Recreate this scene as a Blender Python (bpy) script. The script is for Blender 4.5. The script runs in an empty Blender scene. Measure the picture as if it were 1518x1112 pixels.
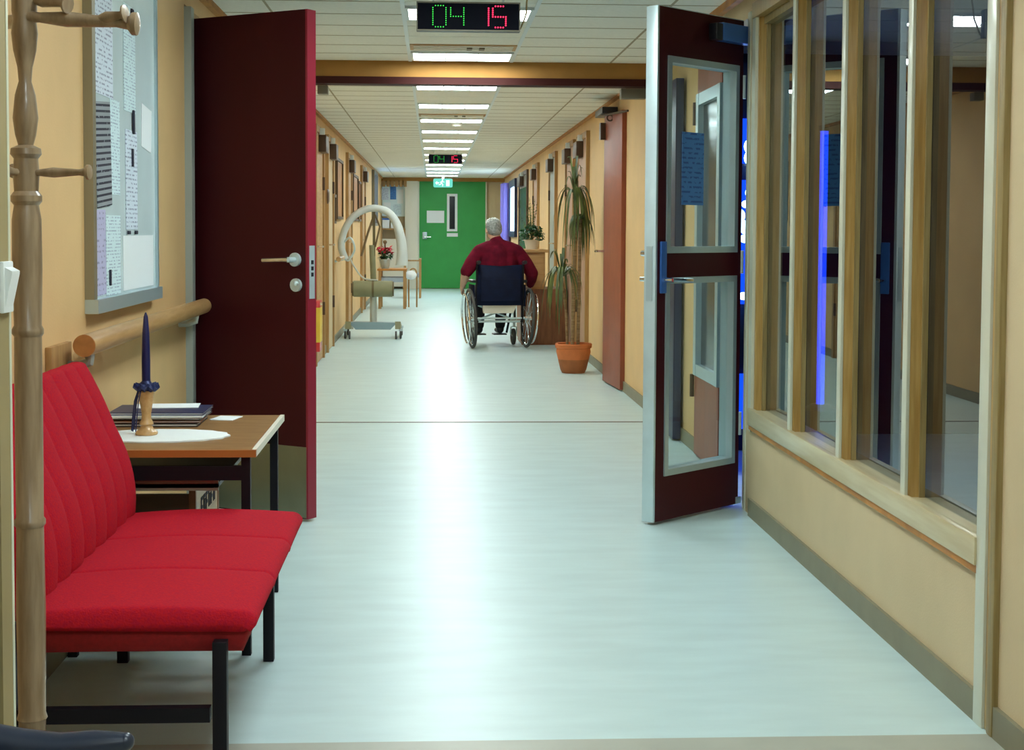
import bpy, bmesh, math, random
from mathutils import Vector, Matrix, Euler
R = math.radians
random.seed(7)
sc = bpy.context.scene
COL = sc.collection

# ---------------------------------------------------------------- camera
cam_d = bpy.data.cameras.new('camera'); cam = bpy.data.objects.new('camera', cam_d); COL.objects.link(cam)
cam.location = (0, 0, 1.196)
cam.rotation_mode = 'QUATERNION'
cam.rotation_quaternion = (Matrix.Rotation(R(-3.04), 3, 'Z') @ Matrix.Rotation(R(90 - 2.9), 3, 'X') @ Matrix.Rotation(R(0.3), 3, 'Z')).to_quaternion()
cam_d.sensor_width = 36; cam_d.lens = 2200 / 1518 * 36; cam_d.shift_y = -104 / 1518
cam_d.clip_start = 0.05; cam_d.clip_end = 100
sc.camera = cam
# ---------------------------------------------------------------- world, exposure
w = bpy.data.worlds.new('world'); sc.world = w; w.use_nodes = True
w.node_tree.nodes['Background'].inputs[0].default_value = (0.05, 0.09, 0.25, 1)
w.node_tree.nodes['Background'].inputs[1].default_value = 0.6
sc.view_settings.view_transform = 'Standard'; sc.view_settings.look = 'None'
sc.view_settings.exposure = 0.80; sc.view_settings.gamma = 1; sc.view_settings.use_curve_mapping = False
LAMP_COL = (0.85, 0.98, 1.0)
LAMP_E = 17.0          # strength of the fluorescent diffusers
LIGHT_Y = [-0.8, 0.85, 2.45, 4.0, 5.55, 7.12, 8.86, 10.75, 12.4, 14.05, 15.65, 17.25, 18.85, 20.45, 22.05, 23.65, 25.25, 26.85, 28.45]

# ---------------------------------------------------------------- materials
def mat(name, col, rough=0.6, metal=0.0, var=0.0, scale=8.0, bump=0.0, bscale=60.0, stretch=None, col2=None, spec=0.5, emit=None, estr=0.0, coat=0.0, sheen=0.0):
    m = bpy.data.materials.new(name); m.use_nodes = True
    nt = m.node_tree; b = nt.nodes['Principled BSDF']
    b.inputs['Base Color'].default_value = (*col, 1); b.inputs['Roughness'].default_value = rough
    b.inputs['Metallic'].default_value = metal; b.inputs['Specular IOR Level'].default_value = spec
    b.inputs['Coat Weight'].default_value = coat; b.inputs['Coat Roughness'].default_value = 0.15
    if sheen: b.inputs['Sheen Weight'].default_value = sheen
    if emit: b.inputs['Emission Color'].default_value = (*emit, 1); b.inputs['Emission Strength'].default_value = estr
    if var or bump or col2:
        tc = nt.nodes.new('ShaderNodeTexCoord'); mp = nt.nodes.new('ShaderNodeMapping')
        nt.links.new(tc.outputs['Object'], mp.inputs[0])
        if stretch: mp.inputs['Scale'].default_value = stretch
        n = nt.nodes.new('ShaderNodeTexNoise'); n.inputs['Scale'].default_value = scale; n.inputs['Detail'].default_value = 5
        nt.links.new(mp.outputs[0], n.inputs['Vector'])
        r = nt.nodes.new('ShaderNodeValToRGB')
        c2 = col2 or tuple(max(0, c * (1 - var)) for c in col)
        c1 = col if col2 else tuple(min(1, c * (1 + var)) for c in col)
        r.color_ramp.elements[0].position = 0.35; r.color_ramp.elements[1].position = 0.65
        r.color_ramp.elements[0].color = (*c2, 1); r.color_ramp.elements[1].color = (*c1, 1)
        nt.links.new(n.outputs['Fac'], r.inputs[0]); nt.links.new(r.outputs[0], b.inputs['Base Color'])
        if bump:
            n2 = nt.nodes.new('ShaderNodeTexNoise'); n2.inputs['Scale'].default_value = bscale; n2.inputs['Detail'].default_value = 3
            nt.links.new(mp.outputs[0], n2.inputs['Vector'])
            bp = nt.nodes.new('ShaderNodeBump'); bp.inputs['Strength'].default_value = bump; bp.inputs['Distance'].default_value = 0.004
            nt.links.new(n2.outputs['Fac'], bp.inputs['Height']); nt.links.new(bp.outputs[0], b.inputs['Normal'])
    return m
def glass_mat(name, tint, refl=2.2):
    m = bpy.data.materials.new(name); m.use_nodes = True; nt = m.node_tree; nt.nodes.clear()
    o = nt.nodes.new('ShaderNodeOutputMaterial'); mx = nt.nodes.new('ShaderNodeMixShader')
    t = nt.nodes.new('ShaderNodeBsdfTransparent'); t.inputs[0].default_value = (*tint, 1)
    g = nt.nodes.new('ShaderNodeBsdfGlossy'); g.inputs['Roughness'].default_value = 0.0
    f = nt.nodes.new('ShaderNodeFresnel'); f.inputs[0].default_value = 1.5
    k = nt.nodes.new('ShaderNodeMath'); k.operation = 'MULTIPLY'; k.inputs[1].default_value = refl; k.use_clamp = True
    ge = nt.nodes.new('ShaderNodeNewGeometry'); iv = nt.nodes.new('ShaderNodeMath'); iv.operation = 'SUBTRACT'; iv.inputs[0].default_value = 1.0; k2 = nt.nodes.new('ShaderNodeMath'); k2.operation = 'MULTIPLY'
    nt.links.new(ge.outputs['Backfacing'], iv.inputs[1]); nt.links.new(iv.outputs[0], k2.inputs[1]); nt.links.new(k.outputs[0], k2.inputs[0])
    nt.links.new(f.outputs[0], k.inputs[0]); nt.links.new(k2.outputs[0], mx.inputs[0])
    nt.links.new(t.outputs[0], mx.inputs[1]); nt.links.new(g.outputs[0], mx.inputs[2]); nt.links.new(mx.outputs[0], o.inputs[0])
    return m
def emis(name, col, s):
    m = bpy.data.materials.new(name); m.use_nodes = True; nt = m.node_tree; nt.nodes.clear()
    o = nt.nodes.new('ShaderNodeOutputMaterial'); e = nt.nodes.new('ShaderNodeEmission')
    e.inputs[0].default_value = (*col, 1); e.inputs[1].default_value = s; nt.links.new(e.outputs[0], o.inputs[0]); return m
def print_mat(name, paper, ink, freq=90.0, cover=0.5, axis='Z'):
    # printed sheet: rows of short dark dashes
    m = mat(name, paper, 0.7); nt = m.node_tree; b = nt.nodes['Principled BSDF']
    tc = nt.nodes.new('ShaderNodeTexCoord'); sx = nt.nodes.new('ShaderNodeSeparateXYZ'); nt.links.new(tc.outputs['Object'], sx.inputs[0])
    a = nt.nodes.new('ShaderNodeMath'); a.operation = 'MULTIPLY'; a.inputs[1].default_value = freq; nt.links.new(sx.outputs[axis], a.inputs[0])
    fr = nt.nodes.new('ShaderNodeMath'); fr.operation = 'FRACT'; nt.links.new(a.outputs[0], fr.inputs[0])
    gt = nt.nodes.new('ShaderNodeMath'); gt.operation = 'LESS_THAN'; gt.inputs[1].default_value = 0.4; nt.links.new(fr.outputs[0], gt.inputs[0])
    n = nt.nodes.new('ShaderNodeTexNoise'); n.inputs['Scale'].default_value = 45; n.inputs['Detail'].default_value = 2; nt.links.new(tc.outputs['Object'], n.inputs['Vector'])
    g2 = nt.nodes.new('ShaderNodeMath'); g2.operation = 'GREATER_THAN'; g2.inputs[1].default_value = 1 - cover; nt.links.new(n.outputs['Fac'], g2.inputs[0])
    mu = nt.nodes.new('ShaderNodeMath'); mu.operation = 'MULTIPLY'; nt.links.new(gt.outputs[0], mu.inputs[0]); nt.links.new(g2.outputs[0], mu.inputs[1])
    mx = nt.nodes.new('ShaderNodeMixRGB'); mx.inputs[1].default_value = (*paper, 1); mx.inputs[2].default_value = (*ink, 1)
    nt.links.new(mu.outputs[0], mx.inputs[0]); nt.links.new(mx.outputs[0], b.inputs['Base Color']); return m

M = {}
M['wall'] = mat('wall_paint', (0.75, 0.49, 0.225), 0.65, var=0.04, scale=3, bump=0.15, bscale=180)
M['wall_light'] = mat('wall_paint_light', (0.66, 0.52, 0.31), 0.65, var=0.04, scale=3, bump=0.15, bscale=180)
M['floor'] = mat('vinyl_floor', (0.57, 0.73, 0.73), 0.34, var=0.045, scale=3.0, stretch=(1, 3.5, 1), bump=0.05, bscale=25, spec=0.45)
M['floor_near'] = mat('vinyl_floor_beige', (0.42, 0.43, 0.36), 0.4, var=0.06, scale=5)
M['ceil'] = mat('ceiling_panel_white', (0.86, 0.83, 0.72), 0.8, var=0.03, scale=40, bump=0.1, bscale=200)
M['ceil_gap'] = mat('ceiling_gap', (0.16, 0.11, 0.05), 0.9)
M['rail_white'] = mat('ceiling_rail', (0.75, 0.8, 0.78), 0.4)
M['pine'] = mat('pine_lacquer', (0.56, 0.36, 0.12), 0.3, scale=6, stretch=(14, 14, 0.8), col2=(0.42, 0.24, 0.06), coat=0.5)
M['pine_dark'] = mat('pine_stop', (0.36, 0.27, 0.11), 0.45, scale=6, stretch=(14, 14, 0.8), col2=(0.26, 0.18, 0.06))
M['pale_trim'] = mat('pale_trim', (0.66, 0.66, 0.52), 0.35, var=0.05, scale=5, coat=0.3)
M['sill'] = mat('sill_wood', (0.68, 0.60, 0.38), 0.35, scale=5, stretch=(8, 0.6, 8), col2=(0.58, 0.47, 0.26), coat=0.4)
M['orange_wood'] = mat('orange_wood', (0.48, 0.20, 0.035), 0.5, var=0.2, scale=10)
M['base'] = mat('skirting', (0.24, 0.22, 0.14), 0.5, var=0.06)
M['door_red'] = mat('door_maroon', (0.055, 0.004, 0.007), 0.45, spec=0.22, var=0.10, scale=3, stretch=(1, 1, 0.3))
M['door_red2'] = mat('door_red_edge', (0.30, 0.014, 0.035), 0.4)
M['door_brick'] = mat('door_brick', (0.30, 0.07, 0.03), 0.45, var=0.08)
M['door_pink'] = mat('door_pinkish', (0.50, 0.30, 0.19), 0.5, var=0.05)
M['beam'] = mat('beam_tan', (0.40, 0.20, 0.055), 0.8, spec=0.15, var=0.05)
M['dark_red'] = mat('frame_dark_red', (0.045, 0.009, 0.007), 0.6, spec=0.15)
M['steel'] = mat('brushed_steel', (0.62, 0.74, 0.76), 0.35, 0.35, var=0.05)
M['kick'] = mat('kick_plate', (0.27, 0.28, 0.20), 0.35, 0.75, var=0.05)
M['alu'] = mat('aluminium', (0.50, 0.62, 0.66), 0.35, 0.55)
M['chrome'] = mat('chrome', (0.85, 0.87, 0.88), 0.12, 1.0)
M['grey_paint'] = mat('grey_paint', (0.33, 0.36, 0.32), 0.5)
M['grey_brown'] = mat('grey_brown_plastic', (0.22, 0.19, 0.13), 0.5)
M['black'] = mat('black_plastic', (0.012, 0.013, 0.018), 0.35)
M['black_metal'] = mat('black_steel', (0.005, 0.005, 0.009), 0.5, 0.0, spec=0.25)
M['closer_brown'] = mat('closer_brown', (0.085, 0.042, 0.02), 0.4)
M['dark_blue'] = mat('dark_blue_panel', (0.010, 0.020, 0.075), 0.35)
M['blue_metal'] = mat('blue_grey_metal', (0.05, 0.17, 0.55), 0.35, 0.2)
M['glass'] = glass_mat('pane_glass', (0.86, 0.93, 0.93), 1.3)
M['win_glass'] = glass_mat('room_window_glass', (0.75, 0.8, 0.85), 1.9)
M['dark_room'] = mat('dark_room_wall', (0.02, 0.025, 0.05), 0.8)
M['board'] = mat('board_white', (0.80, 0.95, 0.98), 0.25, var=0.02, coat=0.3)
M['board_frame'] = mat('board_frame', (0.30, 0.27, 0.18), 0.4, 0.3)
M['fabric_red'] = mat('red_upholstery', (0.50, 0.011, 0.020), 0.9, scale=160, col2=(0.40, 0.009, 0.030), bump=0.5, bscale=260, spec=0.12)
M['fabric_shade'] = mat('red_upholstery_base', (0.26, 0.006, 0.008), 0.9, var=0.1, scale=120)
M['table_wood'] = mat('teak_veneer', (0.34, 0.19, 0.07), 0.38, scale=5, stretch=(2, 14, 2), col2=(0.25, 0.12, 0.035))
M['table_edge'] = mat('table_edge', (0.40, 0.15, 0.03), 0.4)
M['white_cloth'] = mat('white_cloth', (0.86, 0.92, 0.92), 0.8)
M['beech'] = mat('beech', (0.62, 0.38, 0.16), 0.35, scale=6, stretch=(10, 1, 10), col2=(0.50, 0.28, 0.10), coat=0.4)
M['beech_end'] = mat('beech_end_grain', (0.42, 0.19, 0.05), 0.5, var=0.15, scale=30)
M['stand_wood'] = mat('stand_wood', (0.33, 0.24, 0.15), 0.32, scale=8, stretch=(8, 8, 1), col2=(0.22, 0.15, 0.085), coat=0.5)
M['candle'] = mat('candle_blue', (0.008, 0.012, 0.09), 0.35)
M['foil'] = mat('foil_blue', (0.02, 0.03, 0.12), 0.35, 0.3)
M['paper'] = mat('paper_white', (0.90, 0.94, 0.96), 0.7)
M['print_a'] = print_mat('printed_sheet', (0.72, 0.80, 0.90), (0.34, 0.38, 0.50), 70, 0.5)
M['print_b'] = print_mat('printed_sheet_fine', (0.70, 0.86, 0.90), (0.42, 0.52, 0.62), 95, 0.5)
M['poster'] = print_mat('dark_poster', (0.30, 0.33, 0.36), (0.012, 0.012, 0.03), 55, 0.66)
M['lilac_sheet'] = print_mat('lilac_sheet', (0.52, 0.50, 0.72), (0.30, 0.28, 0.45), 60, 0.45)
M['blue_sheet'] = print_mat('blue_sheet', (0.08, 0.26, 0.62), (0.04, 0.12, 0.40), 50, 0.5)
M['ink'] = mat('ink', (0.02, 0.02, 0.04), 0.7)
M['green'] = mat('door_green', (0.035, 0.36, 0.07), 0.5, var=0.05, scale=4)
M['skin'] = mat('skin', (0.62, 0.36, 0.25), 0.55, var=0.05, scale=20)
M['hair'] = mat('grey_hair', (0.34, 0.35, 0.33), 0.75, scale=60, col2=(0.17, 0.18, 0.17), bump=0.6, bscale=90)
M['white_hair'] = mat('white_hair', (0.75, 0.77, 0.74), 0.8, var=0.08, scale=60)
M['shirt'] = mat('shirt_maroon', (0.14, 0.004, 0.018), 0.9, scale=14, col2=(0.085, 0.003, 0.013), bump=0.6, bscale=22, spec=0.15)
M['trousers'] = mat('trousers_dark', (0.012, 0.012, 0.018), 0.85, var=0.2)
M['navy'] = mat('navy_nylon', (0.003, 0.007, 0.028), 0.7, spec=0.2, var=0.25, scale=12)
M['cream_plastic'] = mat('cream_plastic', (0.74, 0.70, 0.58), 0.5)
M['tyre'] = mat('tyre', (0.06, 0.06, 0.055), 0.7)
M['terracotta'] = mat('terracotta', (0.60, 0.17, 0.045), 0.7, var=0.08, scale=12, bump=0.2, bscale=40)
M['terracotta2'] = mat('terracotta_dark', (0.38, 0.12, 0.035), 0.75, var=0.1, scale=12)  # darker terracotta for the lower part of the pot
M['soil'] = mat('soil', (0.03, 0.018, 0.01), 0.95, var=0.4, scale=60)
M['leaf'] = mat('leaf_green', (0.13, 0.17, 0.045), 0.4, scale=9, col2=(0.05, 0.08, 0.02))
M['leaf_dark'] = mat('leaf_dark', (0.02, 0.11, 0.03), 0.45, scale=9, col2=(0.012, 0.06, 0.018))
M['cane'] = mat('cane_bark', (0.33, 0.22, 0.11), 0.8, scale=10, stretch=(1, 1, 6), col2=(0.2, 0.12, 0.05))
M['cab_light'] = mat('cabinet_light', (0.55, 0.32, 0.12), 0.5, scale=5, stretch=(1, 1, 8), col2=(0.46, 0.25, 0.09))
M['cab_brown'] = mat('cabinet_brown', (0.30, 0.11, 0.04), 0.45, scale=6, stretch=(6, 6, 1), col2=(0.21, 0.07, 0.025))
M['lift_white'] = mat('lift_offwhite', (0.58, 0.60, 0.54), 0.45)
M['lift_pad'] = mat('lift_padding', (0.62, 0.66, 0.62), 0.6, var=0.04)
M['khaki'] = mat('khaki_plastic', (0.26, 0.25, 0.13), 0.5, var=0.08)
M['khaki_dark'] = mat('khaki_dark', (0.14, 0.10, 0.035), 0.5)
M['base_blue'] = mat('base_blue_grey', (0.30, 0.42, 0.46), 0.4)
M['strap'] = mat('strap_brown', (0.17, 0.11, 0.05), 0.8)
M['red_box'] = mat('red_enamel', (0.62, 0.02, 0.015), 0.35, coat=0.3)
M['yellow'] = mat('yellow_label', (0.80, 0.56, 0.06), 0.5)
M['flower_red'] = mat('flower_red', (0.55, 0.012, 0.04), 0.6)
M['seat_grey'] = mat('seat_grey_blue', (0.38, 0.46, 0.55), 0.7)
M['purple'] = mat('curtain_purple', (0.26, 0.22, 0.75), 0.8, var=0.1, scale=10, stretch=(8, 8, 0.5))
M['frame_dark'] = mat('dark_picture_frame', (0.10, 0.055, 0.02), 0.5)
M['oak'] = mat('oak_casing', (0.46, 0.27, 0.10), 0.5, scale=6, stretch=(10, 10, 0.8), col2=(0.36, 0.19, 0.06))
M['E_lamp'] = emis('lamp_diffuser', LAMP_COL, LAMP_E)
M['E_green'] = emis('led_green', (0.06, 0.8, 0.10), 0.8)
M['E_red'] = emis('led_red', (1.0, 0.03, 0.09), 1.6)
M['E_day'] = emis('daylight_pane', (0.55, 0.80, 1.0), 2.6)
M['E_blue'] = emis('blue_light', (0.004, 0.05, 1.0), 1.1)
M['E_white'] = emis('bluish_bulb', (0.45, 0.8, 1.0), 4.0)
M['E_exit'] = emis('exit_panel', (0.14, 0.62, 0.50), 0.75)
M['E_exitw'] = emis('exit_figure', (0.85, 1.0, 0.97), 0.75)
M['switch'] = mat('switch_plastic', (0.55, 0.53, 0.42), 0.4)
M['switch_white'] = mat('switch_rocker', (0.80, 0.86, 0.86), 0.3)
M['flat_black'] = mat('clock_face', (0.003, 0.004, 0.010), 0.6, spec=0.08)
M['dark_glass'] = mat('dark_glass', (0.004, 0.006, 0.015), 0.15)

# ---------------------------------------------------------------- mesh helpers
class MB:
    def __init__(s): s.bm = bmesh.new()
    def _xf(s, vs, mt):
        bmesh.ops.transform(s.bm, matrix=mt, verts=vs)
    def box(s, x0, x1, y0, y1, z0, z1, bev=0, rot=None):
        r = bmesh.ops.create_cube(s.bm, size=1); vs = r['verts']
        mt = Matrix.Translation(((x0+x1)/2, (y0+y1)/2, (z0+z1)/2))
        if rot: mt = mt @ Euler(rot).to_matrix().to_4x4()
        mt = mt @ Matrix.Diagonal((abs(x1-x0), abs(y1-y0), abs(z1-z0), 1))
        s._xf(vs, mt)
        if bev:
            es = list({e for v in vs for e in v.link_edges})
            bmesh.ops.bevel(s.bm, geom=es, offset=bev, segments=2, affect='EDGES', profile=0.6)
        return s
    def cyl(s, a, b, r1, r2=None, n=16, caps=True):
        a, b = Vector(a), Vector(b); r2 = r1 if r2 is None else r2; d = b-a
        r = bmesh.ops.create_cone(s.bm, cap_ends=caps, segments=n, radius1=r1, radius2=r2, depth=d.length)
        q = Vector((0, 0, 1)).rotation_difference(d.normalized()).to_matrix().to_4x4()
        s._xf(r['verts'], Matrix.Translation((a+b)/2) @ q); return s
    def ball(s, c, r, n=12, rot=None):
        if isinstance(r, (int, float)): r = (r, r, r)
        q = bmesh.ops.create_uvsphere(s.bm, u_segments=n*2, v_segments=n, radius=1)
        mt = Matrix.Translation(c)
        if rot: mt = mt @ Euler(rot).to_matrix().to_4x4()
        s._xf(q['verts'], mt @ Matrix.Diagonal((*r, 1))); return s
    def tube(s, pts, rad, n=10, caps=True, sx=1.0):
        pts = [Vector(p) for p in pts]
        if isinstance(rad, (int, float)): rad = [rad]*len(pts)
        up = Vector((0, 0, 1)); rings = []
        t0 = (pts[1]-pts[0]).normalized()
        nx = t0.cross(up)
        if nx.length < 1e-3: nx = t0.cross(Vector((0, 1, 0)))
        nx.normalize()
        for i, p in enumerate(pts):
            t = (pts[min(i+1, len(pts)-1)] - pts[max(i-1, 0)]).normalized()
            nx = (nx - t*nx.dot(t)).normalized(); ny = t.cross(nx)
            rings.append([s.bm.verts.new(p + (nx*math.cos(2*math.pi*k/n)*sx + ny*math.sin(2*math.pi*k/n))*rad[i]) for k in range(n)])
        for a, b in zip(rings, rings[1:]):
            for k in range(n): s.bm.faces.new((a[k], a[(k+1) % n], b[(k+1) % n], b[k]))
        if caps:
            s.bm.faces.new(rings[0][::-1]); s.bm.faces.new(rings[-1])
        return s
    def lathe(s, prof, c=(0, 0, 0), n=28, axis=None):
        rings = []
        for r, z in prof:
            rings.append([s.bm.verts.new((r*math.cos(2*math.pi*k/n), r*math.sin(2*math.pi*k/n), z)) for k in range(n)])
        for a, b in zip(rings, rings[1:]):
            for k in range(n): s.bm.faces.new((a[k], a[(k+1) % n], b[(k+1) % n], b[k]))
        s.bm.faces.new(rings[0][::-1]); s.bm.faces.new(rings[-1])
        vs = [v for r_ in rings for v in r_]
        mt = Matrix.Translation(c)
        if axis is not None: mt = mt @ Vector((0, 0, 1)).rotation_difference(Vector(axis).normalized()).to_matrix().to_4x4()
        s._xf(vs, mt); return s
    def prism(s, poly, h0, h1, axis='y'):
        def P(p, h):
            return {'y': (p[0], h, p[1]), 'x': (h, p[0], p[1]), 'z': (p[0], p[1], h)}[axis]
        a = [s.bm.verts.new(P(p, h0)) for p in poly]; b = [s.bm.verts.new(P(p, h1)) for p in poly]
        n = len(poly); s.bm.faces.new(a[::-1]); s.bm.faces.new(b)
        for k in range(n): s.bm.faces.new((a[k], a[(k+1) % n], b[(k+1) % n], b[k]))
        return s
    def torus(s, c, R_, r, axis=(1, 0, 0), n=40, m=8, sy=1.0):
        q = Vector((0, 0, 1)).rotation_difference(Vector(axis).normalized()).to_matrix()
        g = [[s.bm.verts.new(Vector(c) + q @ Vector(((R_+r*math.cos(2*math.pi*j/m))*math.cos(2*math.pi*i/n), (R_+r*math.cos(2*math.pi*j/m))*math.sin(2*math.pi*i/n), r*sy*math.sin(2*math.pi*j/m)))) for j in range(m)] for i in range(n)]
        for i in range(n):
            for j in range(m):
                s.bm.faces.new((g[i][j], g[(i+1) % n][j], g[(i+1) % n][(j+1) % m], g[i][(j+1) % m]))
        return s
    def strip(s, pts, widths, side):
        side = Vector(side); prev = None
        for p, wd in zip(pts, widths):
            p = Vector(p); a = s.bm.verts.new(p - side*wd/2); m_ = s.bm.verts.new(p + Vector((0, 0, -wd*0.18))); b = s.bm.verts.new(p + side*wd/2)
            if prev:
                s.bm.faces.new((prev[0], prev[1], m_, a)); s.bm.faces.new((prev[1], prev[2], b, m_))
            prev = (a, m_, b)
        return s
    def build(s, name, m, parent=None, smooth=None, thick=0):
        bmesh.ops.recalc_face_normals(s.bm, faces=s.bm.faces)
        me = bpy.data.meshes.new(name); s.bm.to_mesh(me); s.bm.free()
        o = bpy.data.objects.new(name, me); COL.objects.link(o)
        me.materials.append(M[m] if isinstance(m, str) else m)
        if smooth is None or smooth:
            for p in me.polygons: p.use_smooth = True
            if smooth is None:
                me.set_sharp_from_angle(angle=R(35))
        if parent: o.parent = parent
        return o
def B(*a, **k): return MB().box(*a, **k)
def thing(name, label, cat, loc=(0, 0, 0), rz=0, group=None, kind=None):
    o = bpy.data.objects.new(name, None); COL.objects.link(o); o.location = loc; o.rotation_euler = (0, 0, rz)
    o.empty_display_size = 0.1
    return tag(o, label, cat, group, kind)
def tag(o, label, cat, group=None, kind=None):
    o['label'] = label; o['category'] = cat
    if group: o['group'] = group
    if kind: o['kind'] = kind
    return o
def struct(o, label, cat): return tag(o, label, cat, None, 'structure')
def copy_tree(o, parent=None):
    c = o.copy(); COL.objects.link(c); c.parent = parent
    for ch in list(o.children): copy_tree(ch, c)
    return c
def stuff(o): o['kind'] = 'stuff'; return o
def remeshed(mb, name, m, parent, voxel=0.012, smooth=6):
    o = mb.build(name, m, None, smooth=True)
    md = o.modifiers.new('r', 'REMESH'); md.mode = 'VOXEL'; md.voxel_size = voxel; md.use_smooth_shade = True
    s2 = o.modifiers.new('s', 'SMOOTH'); s2.iterations = smooth; s2.factor = 0.5
    dg = bpy.context.evaluated_depsgraph_get(); me = bpy.data.meshes.new_from_object(o.evaluated_get(dg))
    o.modifiers.clear(); o.data = me
    for p in me.polygons: p.use_smooth = True
    if parent: o.parent = parent
    return o

CEIL = 2.225; WL = -1.03; WR = 1.335; CR = 1.42; CL = -1.04; HY = 9.17; ENDY = 30.0
XC = 0.165
# ================================================================= SETTING
struct(B(-3.2, 4.4, 3.42, ENDY+0.5, -0.1, 0).build('floor', 'floor'), 'pale blue grey vinyl floor running down the whole corridor', 'floor')
struct(B(-3.2, 4.4, -2.2, 3.42, -0.1, 0).build('floor', 'floor_near'), 'strip of beige grey vinyl floor nearest the viewer', 'floor')
struct(B(CL, CR, HY-0.012, HY+0.012, 0, 0.002).build('trim_1', 'closer_brown'), 'thin brown threshold strip across the floor under the header beam', 'threshold')

# ceiling: slab with recessed joints between panels
ceiling = struct(B(-3.2, 4.4, -2.2, ENDY+0.5, CEIL+0.016, CEIL+0.12).build('ceiling', 'ceil_gap'), 'suspended ceiling of off-white panels with thin brown joints', 'ceiling')
cols = [(-3.15, -0.77), (-0.77, -0.145), (-0.145, 0.475), (0.475, 1.085), (1.085, 4.35)]
cols_v = [(-1.035, -0.77), (-0.77, -0.145), (-0.145, 0.475), (0.475, 1.085), (1.085, 1.42)]
def row_ok(y0, y1):  # is the centre column taken by a lamp?
    return not any(y0 < ly+0.19 and y1 > ly-0.19 for ly in LIGHT_Y)
far = MB()
g = 0.0055
y = -2.0; rows = []
while y < ENDY: rows.append((y, min(y+0.4, ENDY))); y += 0.4
for (y0, y1) in rows:
    for ci, (x0, x1) in enumerate(cols):
        if ci == 2:
            segs = [(y0, y1)]
            for ly in LIGHT_Y:
                ns = []
                for a, b in segs:
                    lo, hi = ly-0.20, ly+0.20
                    if hi <= a or lo >= b: ns.append((a, b))
                    else:
                        if lo > a + 0.03: ns.append((a, lo))
                        if hi < b - 0.03: ns.append((hi, b))
                segs = ns
        else: segs = [(y0, y1)]
        for a, b in segs:
            if 6.3 < y0 < HY-0.1:
                B(x0+g, x1-g, a+g, b-g, CEIL, CEIL+0.016).build('ceiling_panel', 'ceil', ceiling)
            else:
                far.box(x0+g, x1-g, a+g, b-g, CEIL, CEIL+0.016)
stuff(far.build('ceiling_panel', 'ceil', ceiling))
cj = MB()
for (y0, y1) in rows:
    if y0 > 0: cj.box(-1.03, -0.15, y0-0.006, y0+0.006, CEIL-0.0015, CEIL+0.014).box(0.48, 1.42, y0-0.006, y0+0.006, CEIL-0.0015, CEIL+0.014)
for x in (-0.77, 1.085): cj.box(x-0.006, x+0.006, 0, ENDY, CEIL-0.0018, CEIL+0.014)
stuff(cj.build('joint_strip', mat('ceiling_joint', (0.42, 0.35, 0.22), 0.8), ceiling))
for x in (-0.145, 0.475):
    B(x-0.010, x+0.010, -2, ENDY, CEIL-0.004, CEIL+0.002).build('ceiling_rail', 'rail_white', ceiling)

# lamps
def make_lamp():
    t = thing('ceiling_light', 'x', 'light', (XC, LIGHT_Y[0], CEIL), 0, 'fluorescent ceiling lights along the corridor')
    f = MB(); 
    for (a, b, c, d) in ((-0.3, 0.3, -0.195, -0.175), (-0.3, 0.3, 0.175, 0.195), (-0.3, -0.285, -0.175, 0.175), (0.285, 0.3, -0.175, 0.175)):
        f.box(a, b, c, d, -0.012, 0.012)
    f.build('frame', 'rail_white', t)
    for k in (-1, 1): B(0.095*k-0.004, 0.095*k+0.004, -0.175, 0.175, -0.010, 0.012).build('divider', 'rail_white', t)
    for x0, x1 in ((-0.285, -0.099), (-0.091, 0.091), (0.099, 0.285)):
        B(x0, x1, -0.175, 0.175, -0.004, 0.010).build('diffuser', 'E_lamp', t)
    return t
lamp = make_lamp()
ordn = 'first second third fourth fifth sixth seventh eighth ninth tenth eleventh twelfth thirteenth'.split()
vis = [ly for ly in LIGHT_Y if ly > HY]
for i, ly in enumerate(LIGHT_Y):
    o = lamp if i == 0 else copy_tree(lamp)
    o.location = (XC, ly, CEIL)
    if ly < 6: o['label'] = '%s three-cell ceiling light on the viewer side of the large clock, counted from the clock' % ordn[4-i]
    elif ly < 8: o['label'] = 'fluorescent ceiling light partly hidden behind the large digital clock'
    elif ly < HY: o['label'] = 'three-cell fluorescent ceiling light just before the tan header beam'
    else: o['label'] = '%s fluorescent ceiling light beyond the tan header beam' % ordn[vis.index(ly)]

# right wall near: window wall
wr = MB()
wr.box(WR, WR+0.12, 3.49, 6.13, 0, 0.365)            # below the window
wr.box(WR, WR+0.12, 3.49, 6.13, 2.10, CEIL+0.1)      # above
wr.box(WR, WR+0.12, -2.2, 3.40, 0, CEIL+0.1)         # near part
wr.box(WR+0.0, WR+0.12, 6.13, 6.26, 0, CEIL+0.1)
wr.box(WR+0.03, WR+0.15, 6.26, 7.85, 2.12, CEIL+0.1)
struct(wr.build('wall_right', 'wall_light'), 'cream plastered wall under and beside the inner window', 'wall')
struct(B(CR, CR+0.12, 7.85, ENDY, 0, CEIL+0.1).build('wall_right', 'wall'), 'peach corridor wall with doors beyond the header beam', 'wall')
struct(B(WR-0.012, WR, -2.2, 3.40, 0, 0.075).box(WR-0.012, WR, 3.49, 6.13, 0, 0.075).build('baseboard_right', 'base'), 'grey green skirting under the inner window', 'baseboard')
struct(B(CR-0.012, CR, 7.87, 13.4, 0, 0.075).box(CR-0.012, CR, 14.6, ENDY, 0, 0.075).build('baseboard_right', 'base'), 'grey green skirting along the far corridor wall', 'baseboard')
struct(B(WR-0.03, WR, 3.4, 7.9, CEIL-0.035, CEIL).box(CR-0.03, CR, 7.9, ENDY, CEIL-0.02, CEIL).build('trim_2', 'orange_wood'), 'thin brown wooden trim where the window wall meets the ceiling', 'trim')
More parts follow.
